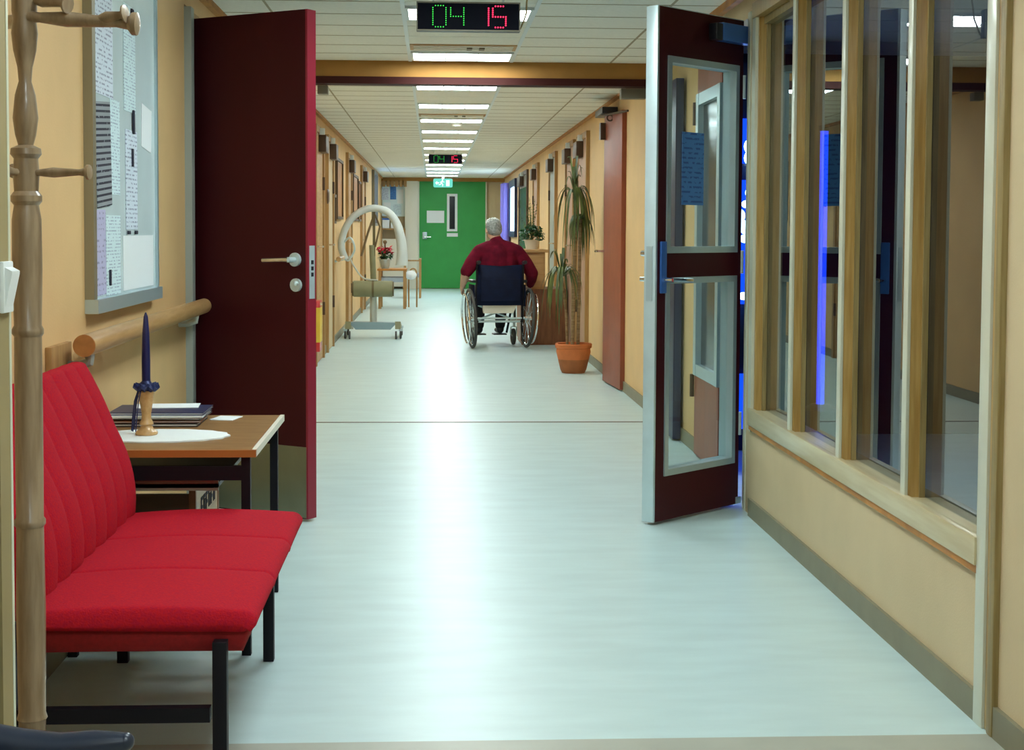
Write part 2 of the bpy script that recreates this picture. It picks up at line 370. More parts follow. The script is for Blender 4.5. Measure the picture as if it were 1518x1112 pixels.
struct(B(WL, WL+0.03, 2.4, 7.9, CEIL-0.03, CEIL).box(CL, CL+0.03, 7.9, ENDY, CEIL-0.025, CEIL).build('trim_3', 'orange_wood'), 'thin brown wooden trim where the noticeboard wall meets the ceiling', 'trim')

# window wall frame
win = thing('window_1', 'long inner window of pine posts and dark reflecting panes', 'window', (WR, 4.8, 0), 0, None, 'structure')
def wpart(mb, name, m):
    o = mb.build(name, m, win); o.matrix_parent_inverse = Matrix.Translation((-WR, -4.8, 0)); return o
X = WR
for yy in (5.47, 4.80, 4.12):
    wpart(B(X-0.010, X, yy-0.040, yy, 0.43, 2.10, bev=0.002), 'post_sheen', 'pale_trim')  # pale strip: grazing sheen of the lacquered post put into the colour
    wpart(B(X, X+0.030, yy-0.042, yy+0.002, 0.42, 2.10), 'post', 'pine')
    wpart(B(X+0.030, X+0.046, yy-0.050, yy+0.010, 0.42, 2.10), 'glazing_bead', 'pine_dark')
wpart(B(X-0.012, X+0.0, 6.10, 6.16, 0.36, 2.12), 'post_sheen', 'pale_trim')  # same painted sheen on the end post
wpart(B(X, X+0.03, 6.085, 6.15, 0.36, 2.10), 'post', 'pine')
wpart(B(X+0.03, X+0.046, 6.07, 6.15, 0.42, 2.10), 'glazing_bead', 'pine_dark')
wpart(B(X-0.014, X+0.004, 3.455, 3.515, 0, CEIL, bev=0.003), 'casing', 'pale_trim')
wpart(B(X-0.008, X+0.09, 3.425, 3.455, 0, CEIL, bev=0.004), 'post', 'pine')
wpart(B(X-0.016, X+0.06, 3.39, 3.425, 0, CEIL, bev=0.006), 'casing', 'pine_dark')
wpart(B(X+0.004, X+0.046, 3.50, 3.54, 0.42, 2.10), 'post', 'pine_dark')
wpart(B(X-0.020, X+0.004, 3.51, 6.13, 0.385, 0.455, bev=0.004), 'sill', 'sill')
wpart(B(X, X+0.098, 3.51, 6.13, 0.40, 0.450), 'sill', 'sill')
wpart(B(X-0.014, X+0.002, 3.51, 6.13, 0.366, 0.384), 'sill_moulding', 'orange_wood')
wpart(B(X-0.015, X+0.02, 3.50, 6.16, 2.075, 2.14, bev=0.003), 'head', 'pine')
wpart(B(X+0.02, X+0.098, 3.50, 6.13, 2.045, 2.10), 'head', 'pine_dark')
for (a, b) in ((3.54, 4.08), (4.13, 4.75), (4.81, 5.42), (5.48, 6.07)):
    wpart(B(X+0.047, X+0.052, a-0.01, b+0.01, 0.44, 2.06), 'pane', 'win_glass')

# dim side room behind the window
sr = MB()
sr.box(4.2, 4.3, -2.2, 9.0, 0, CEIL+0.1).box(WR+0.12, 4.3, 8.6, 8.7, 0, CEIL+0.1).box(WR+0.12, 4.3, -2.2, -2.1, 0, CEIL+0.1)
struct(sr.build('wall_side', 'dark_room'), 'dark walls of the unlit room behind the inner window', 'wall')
# left wall
wl = MB()
wl.box(WL-0.12, WL, 2.35, 6.24, 0, CEIL+0.1)
wl.box(WL-0.12, WL, 6.24, 7.3, 2.12, CEIL+0.1)
wl.box(CL-0.12, CL, 7.3, ENDY, 0, CEIL+0.1)
struct(wl.build('wall_left', 'wall'), 'peach plastered wall with handrail and white noticeboard', 'wall')
struct(B(WL, WL+0.012, 2.35, 6.22, 0, 0.075).box(CL, CL+0.012, 7.32, ENDY, 0, 0.075).build('baseboard_left', 'base'), 'grey green skirting below the noticeboard wall', 'baseboard')
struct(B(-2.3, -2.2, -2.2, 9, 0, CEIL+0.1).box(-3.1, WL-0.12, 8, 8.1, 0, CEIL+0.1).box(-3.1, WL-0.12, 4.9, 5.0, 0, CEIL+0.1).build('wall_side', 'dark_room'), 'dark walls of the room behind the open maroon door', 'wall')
# near partition with pale corner edge
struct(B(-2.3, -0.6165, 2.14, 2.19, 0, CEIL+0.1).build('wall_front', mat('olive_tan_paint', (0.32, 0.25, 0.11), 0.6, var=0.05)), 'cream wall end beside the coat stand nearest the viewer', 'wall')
struct(B(-0.63, -0.6155, 2.19, 2.2, 0, CEIL).build('trim_4', 'pale_trim'), 'white corner edge of the wall end beside the coat stand', 'trim')
struct(B(-2.3, 4.3, -2.3, -2.2, 0, CEIL+0.1).build('wall_back', 'wall_light'), 'cream wall closing the corridor behind the viewer', 'wall')
# left jamb
struct(B(WL-0.10, WL+0.03, 6.235, 6.31, 0, 2.11, bev=0.004).build('trim_5', 'grey_paint'), 'grey steel door jamb beside the handrail end', 'door frame')
struct(B(WR-0.006, WR+0.11, 6.235, 6.285, 0, 2.12, bev=0.004).build('trim_6', 'pale_trim'), 'pale jamb between the inner window and the glazed maroon door', 'door frame')

# header beam across the corridor
struct(B(CL, CR, HY, HY+0.14, 2.125, CEIL+0.1).build('trim_7', 'beam'), 'tan header beam crossing the corridor below the ceiling', 'beam')
fr = MB().box(CL, CR, HY-0.01, HY+0.12, 2.083, 2.127).box(CR-0.05, CR, HY-0.01, HY+0.10, 0, 2.083).box(CL, CL+0.05, HY-0.01, HY+0.10, 0, 2.083)
struct(fr.build('trim_8', 'dark_red'), 'dark red door frame under the tan header beam', 'door frame')
# end wall
struct(B(-3.2, 4.4, ENDY, ENDY+0.15, 0, CEIL+0.1).build('wall_back', 'wall_light'), 'cream end wall around the green door', 'wall')
struct(B(CL, CR, ENDY-0.25, ENDY, 2.155, CEIL).build('trim_9', 'beam'), 'tan band above the green door under the ceiling', 'trim')
pn = thing('wall_column', 'pale column beside the green door', 'column', (-0.44, ENDY-0.15, 0), 0, None, 'structure')
B(-0.13, 0.13, -0.1, 0.12, 0, 2.155, bev=0.004).build('column_face', 'cream_plastic', pn)
sl = thing('wall_slats', 'row of tan wooden slats above the far noticeboard', 'slats', (-0.8, ENDY-0.28, 2.07), 0, None, 'structure')
for k in range(6): B(-0.22+k*0.085, -0.16+k*0.085, -0.02, 0.02, -0.03, 0.09).build('slat', 'oak', sl)

# ================================================================= DOORS
def basis(F, d):   # local x along d, local y = into leaf, z up
    return math.atan2(d[1], d[0])
# glazed right leaf: origin = free front corner, local +x toward the hinge, local +y = back side
F = (0.890, 5.925); ang = math.atan2(0.468, 0.487)
dr = thing('door_1', 'open maroon door with two tall glass panes beside the inner window', 'door', (F[0], F[1], 0.012), ang, None, 'structure')
Wd, Td = 0.603, 0.055
for (x0, x1, z0, z1) in ((0.012, 0.075, 0, 2.08), (0.560, Wd, 0, 2.08), (0.075, 0.560, 0, 0.19), (0.075, 0.560, 0.985, 1.10), (0.075, 0.560, 1.88, 2.08)):
    B(x0, x1, 0, Td, z0, z1).build('rail' if x1-x0 > 0.1 else 'stile', 'door_red', dr)
B(0, 0.012, -0.001, Td+0.001, 0, 2.08, bev=0.001).build('edge_strip', 'steel', dr)
B(0.012, Wd, 0.002, Td-0.002, 2.08, 2.084).build('top_strip', 'steel', dr)
for (z0, z1) in ((0.19, 0.985), (1.10, 1.88)):
    fb = MB()
    for (a, b, c, d) in ((0.068, 0.567, z0-0.008, z0+0.018), (0.068, 0.567, z1-0.018, z1+0.008), (0.068, 0.092, z0+0.018, z1-0.018), (0.543, 0.567, z0+0.018, z1-0.018)):
        fb.box(a, b, -0.007, Td+0.007, c, d)
    f_ = fb.build('pane_frame', 'alu', dr)
    B(0.09, 0.545, 0.024, 0.030, z0+0.015, z1-0.015).build('pane', 'glass', f_)
tag(B(0.20, 0.35, 0.0195, 0.0215, 1.29, 1.59).build('paper_notice', 'blue_sheet'), 'pale blue printed notice taped inside the upper door pane', 'notice')
nt_ = bpy.data.objects['paper_notice']; nt_.location = dr.location; nt_.rotation_euler = (0, 0, ang)
B(0.028, 0.066, -0.010, 0.0, 0.93, 1.14, bev=0.004).build('lock_plate', 'blue_metal', dr)
h = MB().cyl((0.048, 0, 0.985), (0.048, -0.055, 0.985), 0.010).tube([(0.048, -0.052, 0.985), (0.07, -0.058, 0.986), (0.12, -0.058, 0.984), (0.175, -0.055, 0.982)], 0.009).build('handle', 'chrome', dr)
h = MB().cyl((0.048, Td, 0.985), (0.048, Td+0.055, 0.985), 0.010).tube([(0.048, Td+0.052, 0.985), (0.07, Td+0.058, 0.986), (0.12, Td+0.058, 0.984), (0.165, Td+0.055, 0.982)], 0.009).build('handle', 'chrome', dr)
MB().cyl((0.055, Td, 1.09), (0.055, Td+0.02, 1.09), 0.018).cyl((0.048, Td+0.02, 1.09), (0.048, Td+0.05, 1.09), 0.012).build('knob', 'chrome', dr)
B(-0.003, 0.001, 0.012, Td-0.012, 0.90, 1.12).build('latch_plate', 'alu', dr)
B(0.385, 0.60, -0.05, 0, 1.975, 2.05, bev=0.006).build('door_closer', 'blue_metal', dr)
B(0.345, 0.395, -0.045, 0, 1.975, 2.045, bev=0.006).build('door_closer', 'black', dr)
MB().tube([(0.57, -0.05, 2.035), (0.60, -0.04, 2.06), (0.64, -0.02, 2.07)], 0.008).build('closer_arm', 'black', dr)
for z in (0.35, 1.05, 1.8): MB().cyl((Wd+0.006, 0.0, z-0.05), (Wd+0.006, 0.0, z+0.05), 0.009).build('hinge', 'steel', dr)
B(Wd-0.02, Wd+0.02, -0.005, 0.02, 0.0, 0.03, bev=0.004).build('floor_hinge', 'alu', dr)
# closed second leaf in the same doorway
d2 = thing('door_2', 'shut maroon leaf with pale framed glass seen through the open glazed door', 'door', (CR-0.03, 7.15, 0.012), 0, None, 'structure')
B(0, 0.05, 0, 0.66, 0, 0.42).build('panel', 'door_brick', d2); B(0, 0.05, 0, 0.66, 1.9, 2.07).build('panel', 'door_brick', d2)
B(-0.01, 0.055, 0.0, 0.07, 0.42, 1.9).build('stile', 'alu', d2); B(-0.01, 0.055, 0.59, 0.66, 0.42, 1.9).build('stile', 'alu', d2)
B(-0.008, 0.052, 0.07, 0.59, 0.42, 0.48).build('rail', 'alu', d2); B(-0.008, 0.052, 0.07, 0.59, 1.84, 1.9).build('rail', 'alu', d2)
B(0.02, 0.026, 0.07, 0.59, 0.48, 1.84).build('pane', 'dark_glass', d2)
for z in (0.36, 1.8): MB().cyl((-0.01, 0.68, z-0.06), (-0.01, 0.68, z+0.06), 0.012).build('hinge', 'closer_brown', d2)
MB().cyl((-0.01, 0.06, 1.03), (-0.06, 0.06, 1.03), 0.01).cyl((-0.06, 0.05, 1.03), (-0.06, 0.17, 1.03), 0.009).build('handle', 'chrome', d2)
# folded back dark leaf
d3 = thing('door_3', 'dark blue door leaf folded flat against the corridor wall', 'door', (CR-0.06, 8.33, 0.012), 0, None, 'structure')
B(0, 0.045, 0, 0.42, 0, 2.04, bev=0.002).build('panel', 'dark_blue', d3)
MB().cyl((0, 0.05, 1.03), (-0.05, 0.05, 1.03), 0.01).cyl((-0.05, 0.04, 1.03), (-0.05, 0.15, 1.03), 0.009).build('handle', 'chrome', d3)
# left solid leaf: origin free front corner, local +x toward hinge, leaf body on local -y side
ang = math.atan2(0.345, -0.53); F = (-0.507, 6.03)
dl = thing('door_4', 'open solid maroon door with steel kick plate behind the table', 'door', (F[0], F[1], 0.012), ang, None, 'structure')
B(0.010, 0.632, -0.055, 0, 0, 2.063).build('panel', 'door_red', dl)
B(0, 0.010, -0.055, 0, 0, 2.063).build('edge', 'door_red2', dl)
B(0.008, 0.625, 0.0, 0.003, 0.005, 0.295).build('kick_plate', 'kick', dl)
B(-0.002, 0.002, -0.044, -0.010, 0.90, 1.115).build('latch_plate', 'steel', dl)
lp_ = MB()
for z in (0.99, 1.015, 1.04): lp_.box(-0.004, 0.002, -0.034, -0.020, z, z+0.016)
lp_.build('keeper', 'black', dl)
MB().cyl((0.06, 0, 1.058), (0.06, 0.012, 1.058), 0.028).cyl((0.06, 0, 1.058), (0.06, 0.055, 1.058), 0.011).build('handle_rose', 'steel', dl)
MB().tube([(0.06, 0.052, 1.058), (0.08, 0.056, 1.058), (0.13, 0.056, 1.056), (0.19, 0.05, 1.054)], 0.010).build('handle', 'chrome', dl)
MB().cyl((0.055, 0, 0.955), (0.055, 0.012, 0.955), 0.027).ball((0.05, 0.014, 0.962), 0.010).build('lock_rose', 'steel', dl)
for z in (0.35, 1.8): MB().cyl((0.64, 0.0, z-0.05), (0.64, 0.0, z+0.05), 0.010).build('hinge', 'steel', dl)
# brick red leaf standing proud of the right corridor wall
a5 = math.atan2(-0.70, 0.05)
d5 = thing('door_5', 'brick red door leaf standing open against the peach wall', 'door', (1.335, 11.62, 0.012), a5, None, 'structure')
B(0, 0.70, 0, 0.042, 0, 2.07, bev=0.002).build('panel', 'door_brick', d5)
B(-0.004, 0.0, 0.0, 0.042, 0.3, 1.9).build('edge', 'grey_paint', d5)
MB().cyl((0.03, 0, 1.02), (0.03, -0.05, 1.02), 0.010).tube([(0.03, -0.05, 1.02), (-0.02, -0.055, 1.02), (-0.08, -0.05, 1.018)], 0.009).build('handle', 'chrome', d5)
B(-0.01, 0.05, -0.04, 0.0, 1.89, 2.02).build('door_closer', 'closer_brown', d5)
# closer hardware by the header
tag(B(1.17, 1.33, HY+0.12, HY+0.2, 2.02, 2.083, bev=0.005).build('door_holder', 'grey_brown'), 'grey holder box under the header beam beside the peach wall', 'door holder')
tag(B(-0.72, -0.655, HY+0.12, HY+0.2, 2.03, 2.083, bev=0.005).build('door_holder', 'grey_brown'), 'small grey holder box under the header above the maroon door edge', 'door holder')
cl = thing('door_closer', 'black door closer arm above the brick red door', 'door closer', (1.30, 11.55, 2.10))
B(-0.02, 0.10, -0.25, 0.25, -0.015, 0.035, bev=0.005).build('body', 'black', cl)
MB().tube([(0.0, -0.1, -0.02), (0.02, -0.35, -0.03), (0.11, -0.75, -0.035)], 0.008).build('arm', 'closer_brown', cl)
MB().torus((0.04, -0.25, -0.05), 0.022, 0.006, (0, 1, 0), 16, 6).build('ring', 'closer_brown', cl)

# doors along the far corridor walls
def side_door(n, x, sgn, y0, y1, leafm, label, casing='oak', closer=True, glass=False):
    t = thing('door_%d' % n, label, 'door', (x, y0, 0), 0, None, 'structure')
    L = y1-y0; k = -sgn
    def bx(a, b, *r, **q): return B(min(k*a, k*b), max(k*a, k*b), *r, **q)
    bx(0, 0.018, 0.05, L-0.05, 0.01, 2.04).build('panel', leafm, t)
    bx(0, 0.035, 0, 0.06, 0, 2.10).build('casing', casing, t); bx(0, 0.035, L-0.06, L, 0, 2.10).build('casing', casing, t)
    bx(0, 0.035, 0.06, L-0.06, 2.04, 2.10).build('casing', casing, t)
    if closer:
        bx(0.018, 0.085, L*0.45, L*0.8, 1.88, 2.03, bev=0.006).build('door_closer', 'closer_brown', t)
        bx(0.03, 0.075, L*0.38, L*0.44, 2.03, 2.085, bev=0.004).build('closer_arm', 'rail_white', t)
    hy = 0.13
    MB().cyl((0.018*k, hy, 1.04), (0.07*k, hy, 1.04), 0.010).tube([(0.068*k, hy, 1.04), (0.072*k, hy+0.06, 1.04), (0.07*k, hy+0.12, 1.04)], 0.009).build('handle', 'chrome', t)
    for z in (0.4, 1.55): bx(0.018, 0.04, L-0.075, L-0.055, z, z+0.12).build('hinge', 'closer_brown', t)
    if glass: bx(0.018, 0.022, 0.2, L-0.2, 0.9, 1.85).build('pane', 'dark_glass', t)
    return t
side_door(6, CR, 1, 13.50, 14.45, 'door_pink', 'pinkish door with brown closer just beyond the brick red leaf')
side_door(7, CR, 1, 14.80, 15.70, 'door_pink', 'pinkish door with brown closer behind the tall potted dracaena')
side_door(8, CR, 1, 17.0, 17.95, 'grey_paint', 'grey door with brown closer behind the wooden plant cabinet')
side_door(9, CR, 1, 19.9, 20.85, 'door_pink', 'pinkish door with brown closer well beyond the plant cabinet')
side_door(10, CR, 1, 22.2, 24.3, 'grey_brown', 'wide dark glazed door before the bright window', casing='closer_brown', glass=True)
side_door(11, CL, -1, 12.9, 13.85, 'cab_light', 'tan door with oak casing next to the red fire box', closer=True)
side_door(12, CL, -1, 14.35, 15.2, 'wall_light', 'cream door with oak casing beside the patient lift', casing='oak')
side_door(13, CL, -1, 17.7, 18.6, 'cab_light', 'tan door with brown closer behind the patient lift arch')
side_door(14, CL, -1, 21.2, 22.2, 'cab_light', 'tan door with oak casing beyond the framed pictures')
# green end door
gd = thing('door_15', 'wide green door with narrow glass slot at the corridor end', 'door', (0.38, ENDY-0.05, 0.01), 0, None, 'structure')
B(-0.665, 0.665, 0, 0.05, 0, 2.15).build('panel', 'green', gd)
B(-0.69, -0.665, -0.02, 0.05, 0, 2.16).build('casing', 'cream_plastic', gd); B(0.665, 0.69, -0.02, 0.05, 0, 2.16).build('casing', 'cream_plastic', gd)
fb = MB()
for (a, b, c, d) in ((-0.11, 0.10, 1.85, 1.90), (-0.11, 0.10, 1.145, 1.19), (-0.11, -0.06, 1.19, 1.85), (0.05, 0.10, 1.19, 1.85)): fb.box(a, b, -0.02, 0, c, d)
s_ = fb.build('slot_frame', 'paper', gd); B(-0.06, 0.05, -0.006, 0, 1.19, 1.85).build('pane', 'dark_glass', s_)
B(-0.60, -0.51, -0.03, 0, 0.99, 1.13, bev=0.01).build('lock_plate', 'alu', gd)
MB().cyl((-0.55, -0.03, 1.03), (-0.55, -0.08, 1.03), 0.015).cyl((-0.56, -0.08, 1.03), (-0.43, -0.08, 1.03), 0.012).build('handle', 'chrome', gd)
tag(B(-0.135, 0.215, ENDY-0.056, ENDY-0.052, 1.325, 1.57).build('paper_notice', 'paper'), 'white paper sheet on the green door beside the glass slot', 'notice')
tag(B(0.27, 0.49, ENDY-0.056, ENDY-0.052, 1.05, 1.12).build('door_label', 'paper'), 'small white label on the green door below the glass slot', 'label')

# ================================================================= SIGNS, CLOCKS, LAMPS
SEG = {'0': 'abcdef', '4': 'fgbc', '1': 'bc', '5': 'afgcd'}
def digit(mb, ch, x, z, w_, h_, r, y):
    pos = {'a': ((0, 1), (1, 1)), 'b': ((1, 1), (1, .5)), 'c': ((1, .5), (1, 0)), 'd': ((0, 0), (1, 0)), 'e': ((0, .5), (0, 0)), 'f': ((0, 1), (0, .5)), 'g': ((0, .5), (1, .5))}
    done = set()
    for sgm in SEG[ch]:
        (a0, a1), (b0, b1) = pos[sgm]; n = 5
        for i in range(n+1):
            u = round(a0+(b0-a0)*i/n, 3); v = round(a1+(b1-a1)*i/n, 3)
            if (u in (0, 1) and v in (0, 1)) or (u, v) in done: continue
            done.add((u, v)); mb.cyl((x+u*w_, y, z+v*h_), (x+u*w_, y-0.003, z+v*h_), r, n=8)
def clock(loc, label, S=1.0):
    t = thing('digital_clock', label, 'clock', loc)
    B(-0.222, 0.222, 0, 0.05, -0.062, 0.062, bev=0.004).build('case', 'black', t)
    fb = MB()
    for (a, b, c, d) in ((-0.222, 0.222, 0.056, 0.062), (-0.222, 0.222, -0.062, -0.056), (-0.222, -0.217, -0.056, 0.056), (0.217, 0.222, -0.056, 0.056)): fb.box(a, b, -0.004, 0, c, d)
    fb.build('bezel', 'grey_brown', t)
    B(-0.217, 0.217, -0.001, 0.001, -0.056, 0.056).build('face', 'flat_black', t)
    for ch, x, m_ in (('0', -0.152, 'E_green'), ('4', -0.076, 'E_green'), ('1', 0.030, 'E_red'), ('5', 0.104, 'E_red')):
        mb = MB(); digit(mb, ch, x, -0.045, 0.056, 0.09, 0.0034 if m_ == 'E_red' else 0.0026, -0.001)
        mb.build('digit', m_, t)
    for x in (-0.15, 0.15): MB().cyl((x, 0.025, 0.062), (x, 0.025, CEIL-loc[2]), 0.005).build('hanger', 'rail_white', t)
    return t
clock((0.147, 6.40, 2.105), 'large black digital clock showing 04 15 hung before the header')
clock((0.155, 19.6, 2.118), 'small looking black digital clock hung far down the corridor')
tag(MB().tube([(0.37, 6.45, 2.06), (0.385, 6.44, 2.09), (0.398, 6.45, 2.13), (0.40, 6.46, 2.18), (0.405, 6.47, CEIL)], 0.004).build('clock_cable', 'pine_dark'), 'thin cable looping from the large digital clock to the ceiling', 'cable')
ex = thing('exit_sign', 'lit green exit sign with running figure above the green door', 'sign', (0.18, 28.6, 2.085))
B(-0.185, 0.185, 0, 0.06, -0.085, 0.085, bev=0.03).build('case', 'E_exit', ex)
pm = MB().ball((-0.01, -0.004, 0.055), (0.015, 0.004, 0.015), 8).tube([(-0.01, -0.004, 0.04), (-0.03, -0.004, -0.005)], 0.012).tube([(-0.03, -0.004, -0.005), (0.0, -0.004, -0.03), (-0.01, -0.004, -0.065)], 0.009).tube([(-0.03, -0.004, -0.005), (-0.05, -0.004, -0.03), (-0.085, -0.004, -0.035)], 0.009).tube([(-0.01, -0.004, 0.03), (0.025, -0.004, 0.015)], 0.007).tube([(-0.012, -0.004, 0.03), (-0.045, -0.004, 0.02), (-0.055, -0.004, 0)], 0.007)
pm.build('figure', 'E_exitw', ex)
B(0.06, 0.125, -0.006, 0, -0.06, 0.055).build('doorway_mark', 'E_exitw', ex)
MB().prism([(-0.15, 0), (-0.11, 0.04), (-0.11, 0.012), (-0.075, 0.012), (-0.075, -0.012), (-0.11, -0.012), (-0.11, -0.04)], -0.006, 0).build('arrow', 'E_exitw', ex)
MB().cyl((0, 0.03, 0.08), (0, 0.03, CEIL-2.085), 0.02).build('hanger', 'rail_white', ex)
# smoke detector, vents
sd = thing('smoke_detector', 'round smoke detector on the ceiling beyond the header', 'detector', (0.22, 14.35, CEIL))
MB().lathe([(0.055, 0), (0.055, -0.02), (0.04, -0.04), (0.015, -0.045)]).build('body', 'cream_plastic', sd)
for (yy, lab) in ((8.45, 'flat tan ceiling vent just before the header beam'), (13.45, 'flat tan ceiling vent beyond the header beam')):
    v = thing('ceiling_vent', lab, 'vent', (XC, yy, CEIL))
    B(-0.30, 0.30, -0.12, 0.12, -0.006, 0).build('plate', 'cab_light', v)
    for k in range(3): B(-0.28, 0.28, -0.09+k*0.07, -0.06+k*0.07, -0.010, -0.006).build('louvre', 'ceil', v)
    for x in (0.02, 0.09): B(x, x+0.03, -0.06, 0.03, -0.016, -0.006).build('clip', 'khaki_dark', v)

# ================================================================= BLUE LIGHT beyond the hinge gap
bl = thing('light_curtain', 'glowing blue light curtain with white bulbs glimpsed past the door hinge', 'decoration', (1.66, 7.95, 0.0))
B(-0.20, 0.20, 0.0, 0.02, 0.80, 1.47).build('sheet', 'E_blue', bl)
B(-0.20, 0.20, 0.0, 0.02, 0.12, 0.42).build('sheet', 'E_blue', bl)
B(-0.20, 0.20, 0.0, 0.02, 1.56, 1.80).build('sheet', 'E_blue', bl)
B(-0.22, 0.22, 0.02, 0.05, 0.0, 2.1).build('backing', 'dark_blue', bl)
rr = random.Random(3)
for k in range(16):
    z = 0.72+k*0.062; MB().ball((rr.uniform(-0.13, 0.10), -0.012, z), (0.028, 0.012, rr.uniform(0.02, 0.04)), 8).build('bulb', 'E_white', bl)
for k in range(6): MB().ball((rr.uniform(-0.12, 0.10), -0.012, 1.60+k*0.045), (0.02, 0.012, 0.03), 8).build('bulb', 'E_white', bl)

bt_ = thing('bubble_tube', 'tall thin glowing blue tube lamp in the dark room behind the panes', 'lamp', (2.12, 8.0, 0))
MB().lathe([(0.14, 0), (0.14, 0.10), (0.10, 0.22), (0.05, 0.25)], n=28).build('base', 'black', bt_)
MB().cyl((0, 0, 0.25), (0, 0, 1.74), 0.022, n=20).build('tube', emis('tube_blue', (0.008, 0.06, 1.0), 1.5), bt_)
MB().cyl((0, 0, 1.74), (0, 0, 1.77), 0.028, n=20).build('cap', 'black', bt_)
# ================================================================= NOTICEBOARD WALL
nb = thing('noticeboard', 'tall white noticeboard covered with papers above the handrail', 'noticeboard', (WL, 4.46, 0.96))
Lb = 1.02; Hb = 1.18
B(0, 0.018, 0, Lb, 0, Hb).build('board', 'board', nb)
fb = MB().box(0, 0.028, -0.012, 0.03, 0.022, Hb); fb.build('side_frame', 'board_frame', nb)
B(0, 0.028, Lb-0.012, Lb+0.012, 0.022, Hb).build('side_frame', 'alu', nb)
B(0, 0.040, -0.012, Lb+0.012, -0.02, 0.022).build('bottom_rail', 'alu', nb)
B(0, 0.028, -0.012, Lb+0.012, Hb, Hb+0.02).build('top_rail', 'alu', nb)
def sheet(label, y0, y1, z0, z1, m_, tilt=0, name='paper_notice', off=0.019):
    o = B(0, 0.0015, -(y1-y0)/2, (y1-y0)/2, -(z1-z0)/2, (z1-z0)/2).build(name, m_)
    o.location = (WL+off, (y0+y1)/2, (z0+z1)/2); o.rotation_euler = (R(tilt), 0, 0); return tag(o, label, 'notice', 'papers on the white noticeboard')
sheet('long lined list at the top edge of the board near its tan frame', 4.505, 4.765, 1.60, 1.92, 'print_a')
sheet('dark printed poster pinned crookedly at the board edge near the tan frame', 4.515, 4.72, 1.26, 1.58, 'poster', 4, 'poster', 0.021)
sheet('narrow typed sheet beside the dark poster', 4.72, 4.86, 1.30, 1.60, 'print_b')
sheet('tall typed sheet with black heading near the board top', 4.93, 5.12, 1.58, 1.93, 'print_b')
sheet('tall typed list with black mark in the middle of the board', 4.95, 5.14, 1.19, 1.52, 'print_a')
sheet('small folded card at the board edge nearest the maroon door', 5.22, 5.40, 1.47, 1.62, 'paper', -5)
sheet('lilac sheet at the bottom of the board near the tan frame', 4.51, 4.645, 0.99, 1.25, 'lilac_sheet', 1)
sheet('white typed sheet at the bottom beside the lilac sheet', 4.65, 4.86, 0.985, 1.235, 'print_b')
sheet('plain white sheet filling the lower half of the board', 4.90, 5.42, 0.99, 1.17, 'paper')
for (yy, z, a, b, lab) in ((5.07, 1.55, 0.02, 0.08, 'black strip magnet under the tall typed sheet with heading'), (5.05, 1.43, 0.016, 0.06, 'black clip on the typed list in the board middle'), (4.69, 1.04, 0.014, 0.05, 'black clip near the board bottom on the typed sheet'),
                      (5.06, 1.90, 0.035, 0.05, 'large black clip at the board top'), (4.98, 1.18, 0.035, 0.012, 'small black magnet below the typed list, further from the door'), (5.10, 1.18, 0.035, 0.012, 'small black magnet below the typed list, nearer the door')):
    tag(B(WL+0.021, WL+0.027, yy-a/2, yy+a/2, z-b/2, z+b/2, bev=0.002).build('magnet_clip', 'ink'), lab, 'clip', 'clips and magnets on the noticeboard')

hr = thing('handrail', 'round beech handrail under the noticeboard ending beside the sofa', 'handrail', (-0.955, 4.11, 0.872))
MB().cyl((0, 0.004, 0), (0, 2.13, 0), 0.031, n=32).build('rail', 'beech', hr)
MB().cyl((0, 0, 0), (0, 0.004, 0), 0.0305, n=32).build('rail_end', 'beech_end', hr)
B(WL+0.955, WL+0.955+0.018, -0.12, 0.10, -0.17, 0.005, bev=0.003).build('mounting_plate', 'oak', hr)
for yy in (0.06, 1.9): MB().tube([(WL+0.965, yy, -0.06), (-0.03, yy, -0.06), (0, yy, -0.05), (0, yy, -0.028)], [0.014, 0.014, 0.014, 0.016]).build('bracket', 'grey_paint', hr)

# ================================================================= SOFA
sf = thing('bench_sofa', 'red upholstered two seat sofa on black steel legs beside the wall', 'sofa', (0, 0, 0))
def loft(sections, name, m_, parent):
    """sections: list of closed point loops (equal length)"""
    mb = MB(); rings = [[mb.bm.verts.new(p) for p in s_] for s_ in sections]; n = len(rings[0])
    for a, b in zip(rings, rings[1:]):
        for k in range(n): mb.bm.faces.new((a[k], a[(k+1) % n], b[(k+1) % n], b[k]))
    mb.bm.faces.new(rings[0][::-1]); mb.bm.faces.new(rings[-1])
    return mb.build(name, m_, parent, smooth=True)
Y0, Y1 = 3.01, 4.10
def flute(u, n, depth, sharp=0.35):
    f = abs(math.sin(math.pi*n*u)); return -depth*(1-f**sharp)
def edge_round(u, L, r):
    d = min(u, 1-u)*L
    return -(r - math.sqrt(max(0, r*r-(r-d)**2))) if d < r else 0
secs = []
N = 150
for i in range(N+1):
    u = i/N; yy = Y0+(Y1-Y0)*u
    e = edge_round(u, Y1-Y0, 0.018); fl = flute(u, 3, 0.013, 0.22)
    pts = []
    # seat cross section in (x,z), clockwise from back bottom
    prof = [(-0.86, 0.378), (-0.86, 0.40)]
    for q in range(12):
        t = q/11; pts_x = -0.84+0.44*t; prof.append((pts_x, 0.418+0.010*math.sin(math.pi*t)+0.004*t))
    for q in range(1, 8):
        a = math.pi/2-q/7*math.pi*0.62; prof.append((-0.392+0.034*math.cos(a), 0.396+0.026*math.sin(a)))
    prof += [(-0.370, 0.378), (-0.382, 0.372)]
    for (x, z) in prof:
        f = 1 if z > 0.405 else (0.4 if z > 0.385 else 0)
        pts.append((x + (e*0.6 if x > -0.42 else 0), yy, z + (e*0.9+fl)*f - (e*0.2 if z < 0.38 else 0)))
    secs.append(pts)
loft(secs, 'seat', 'fabric_red', sf)
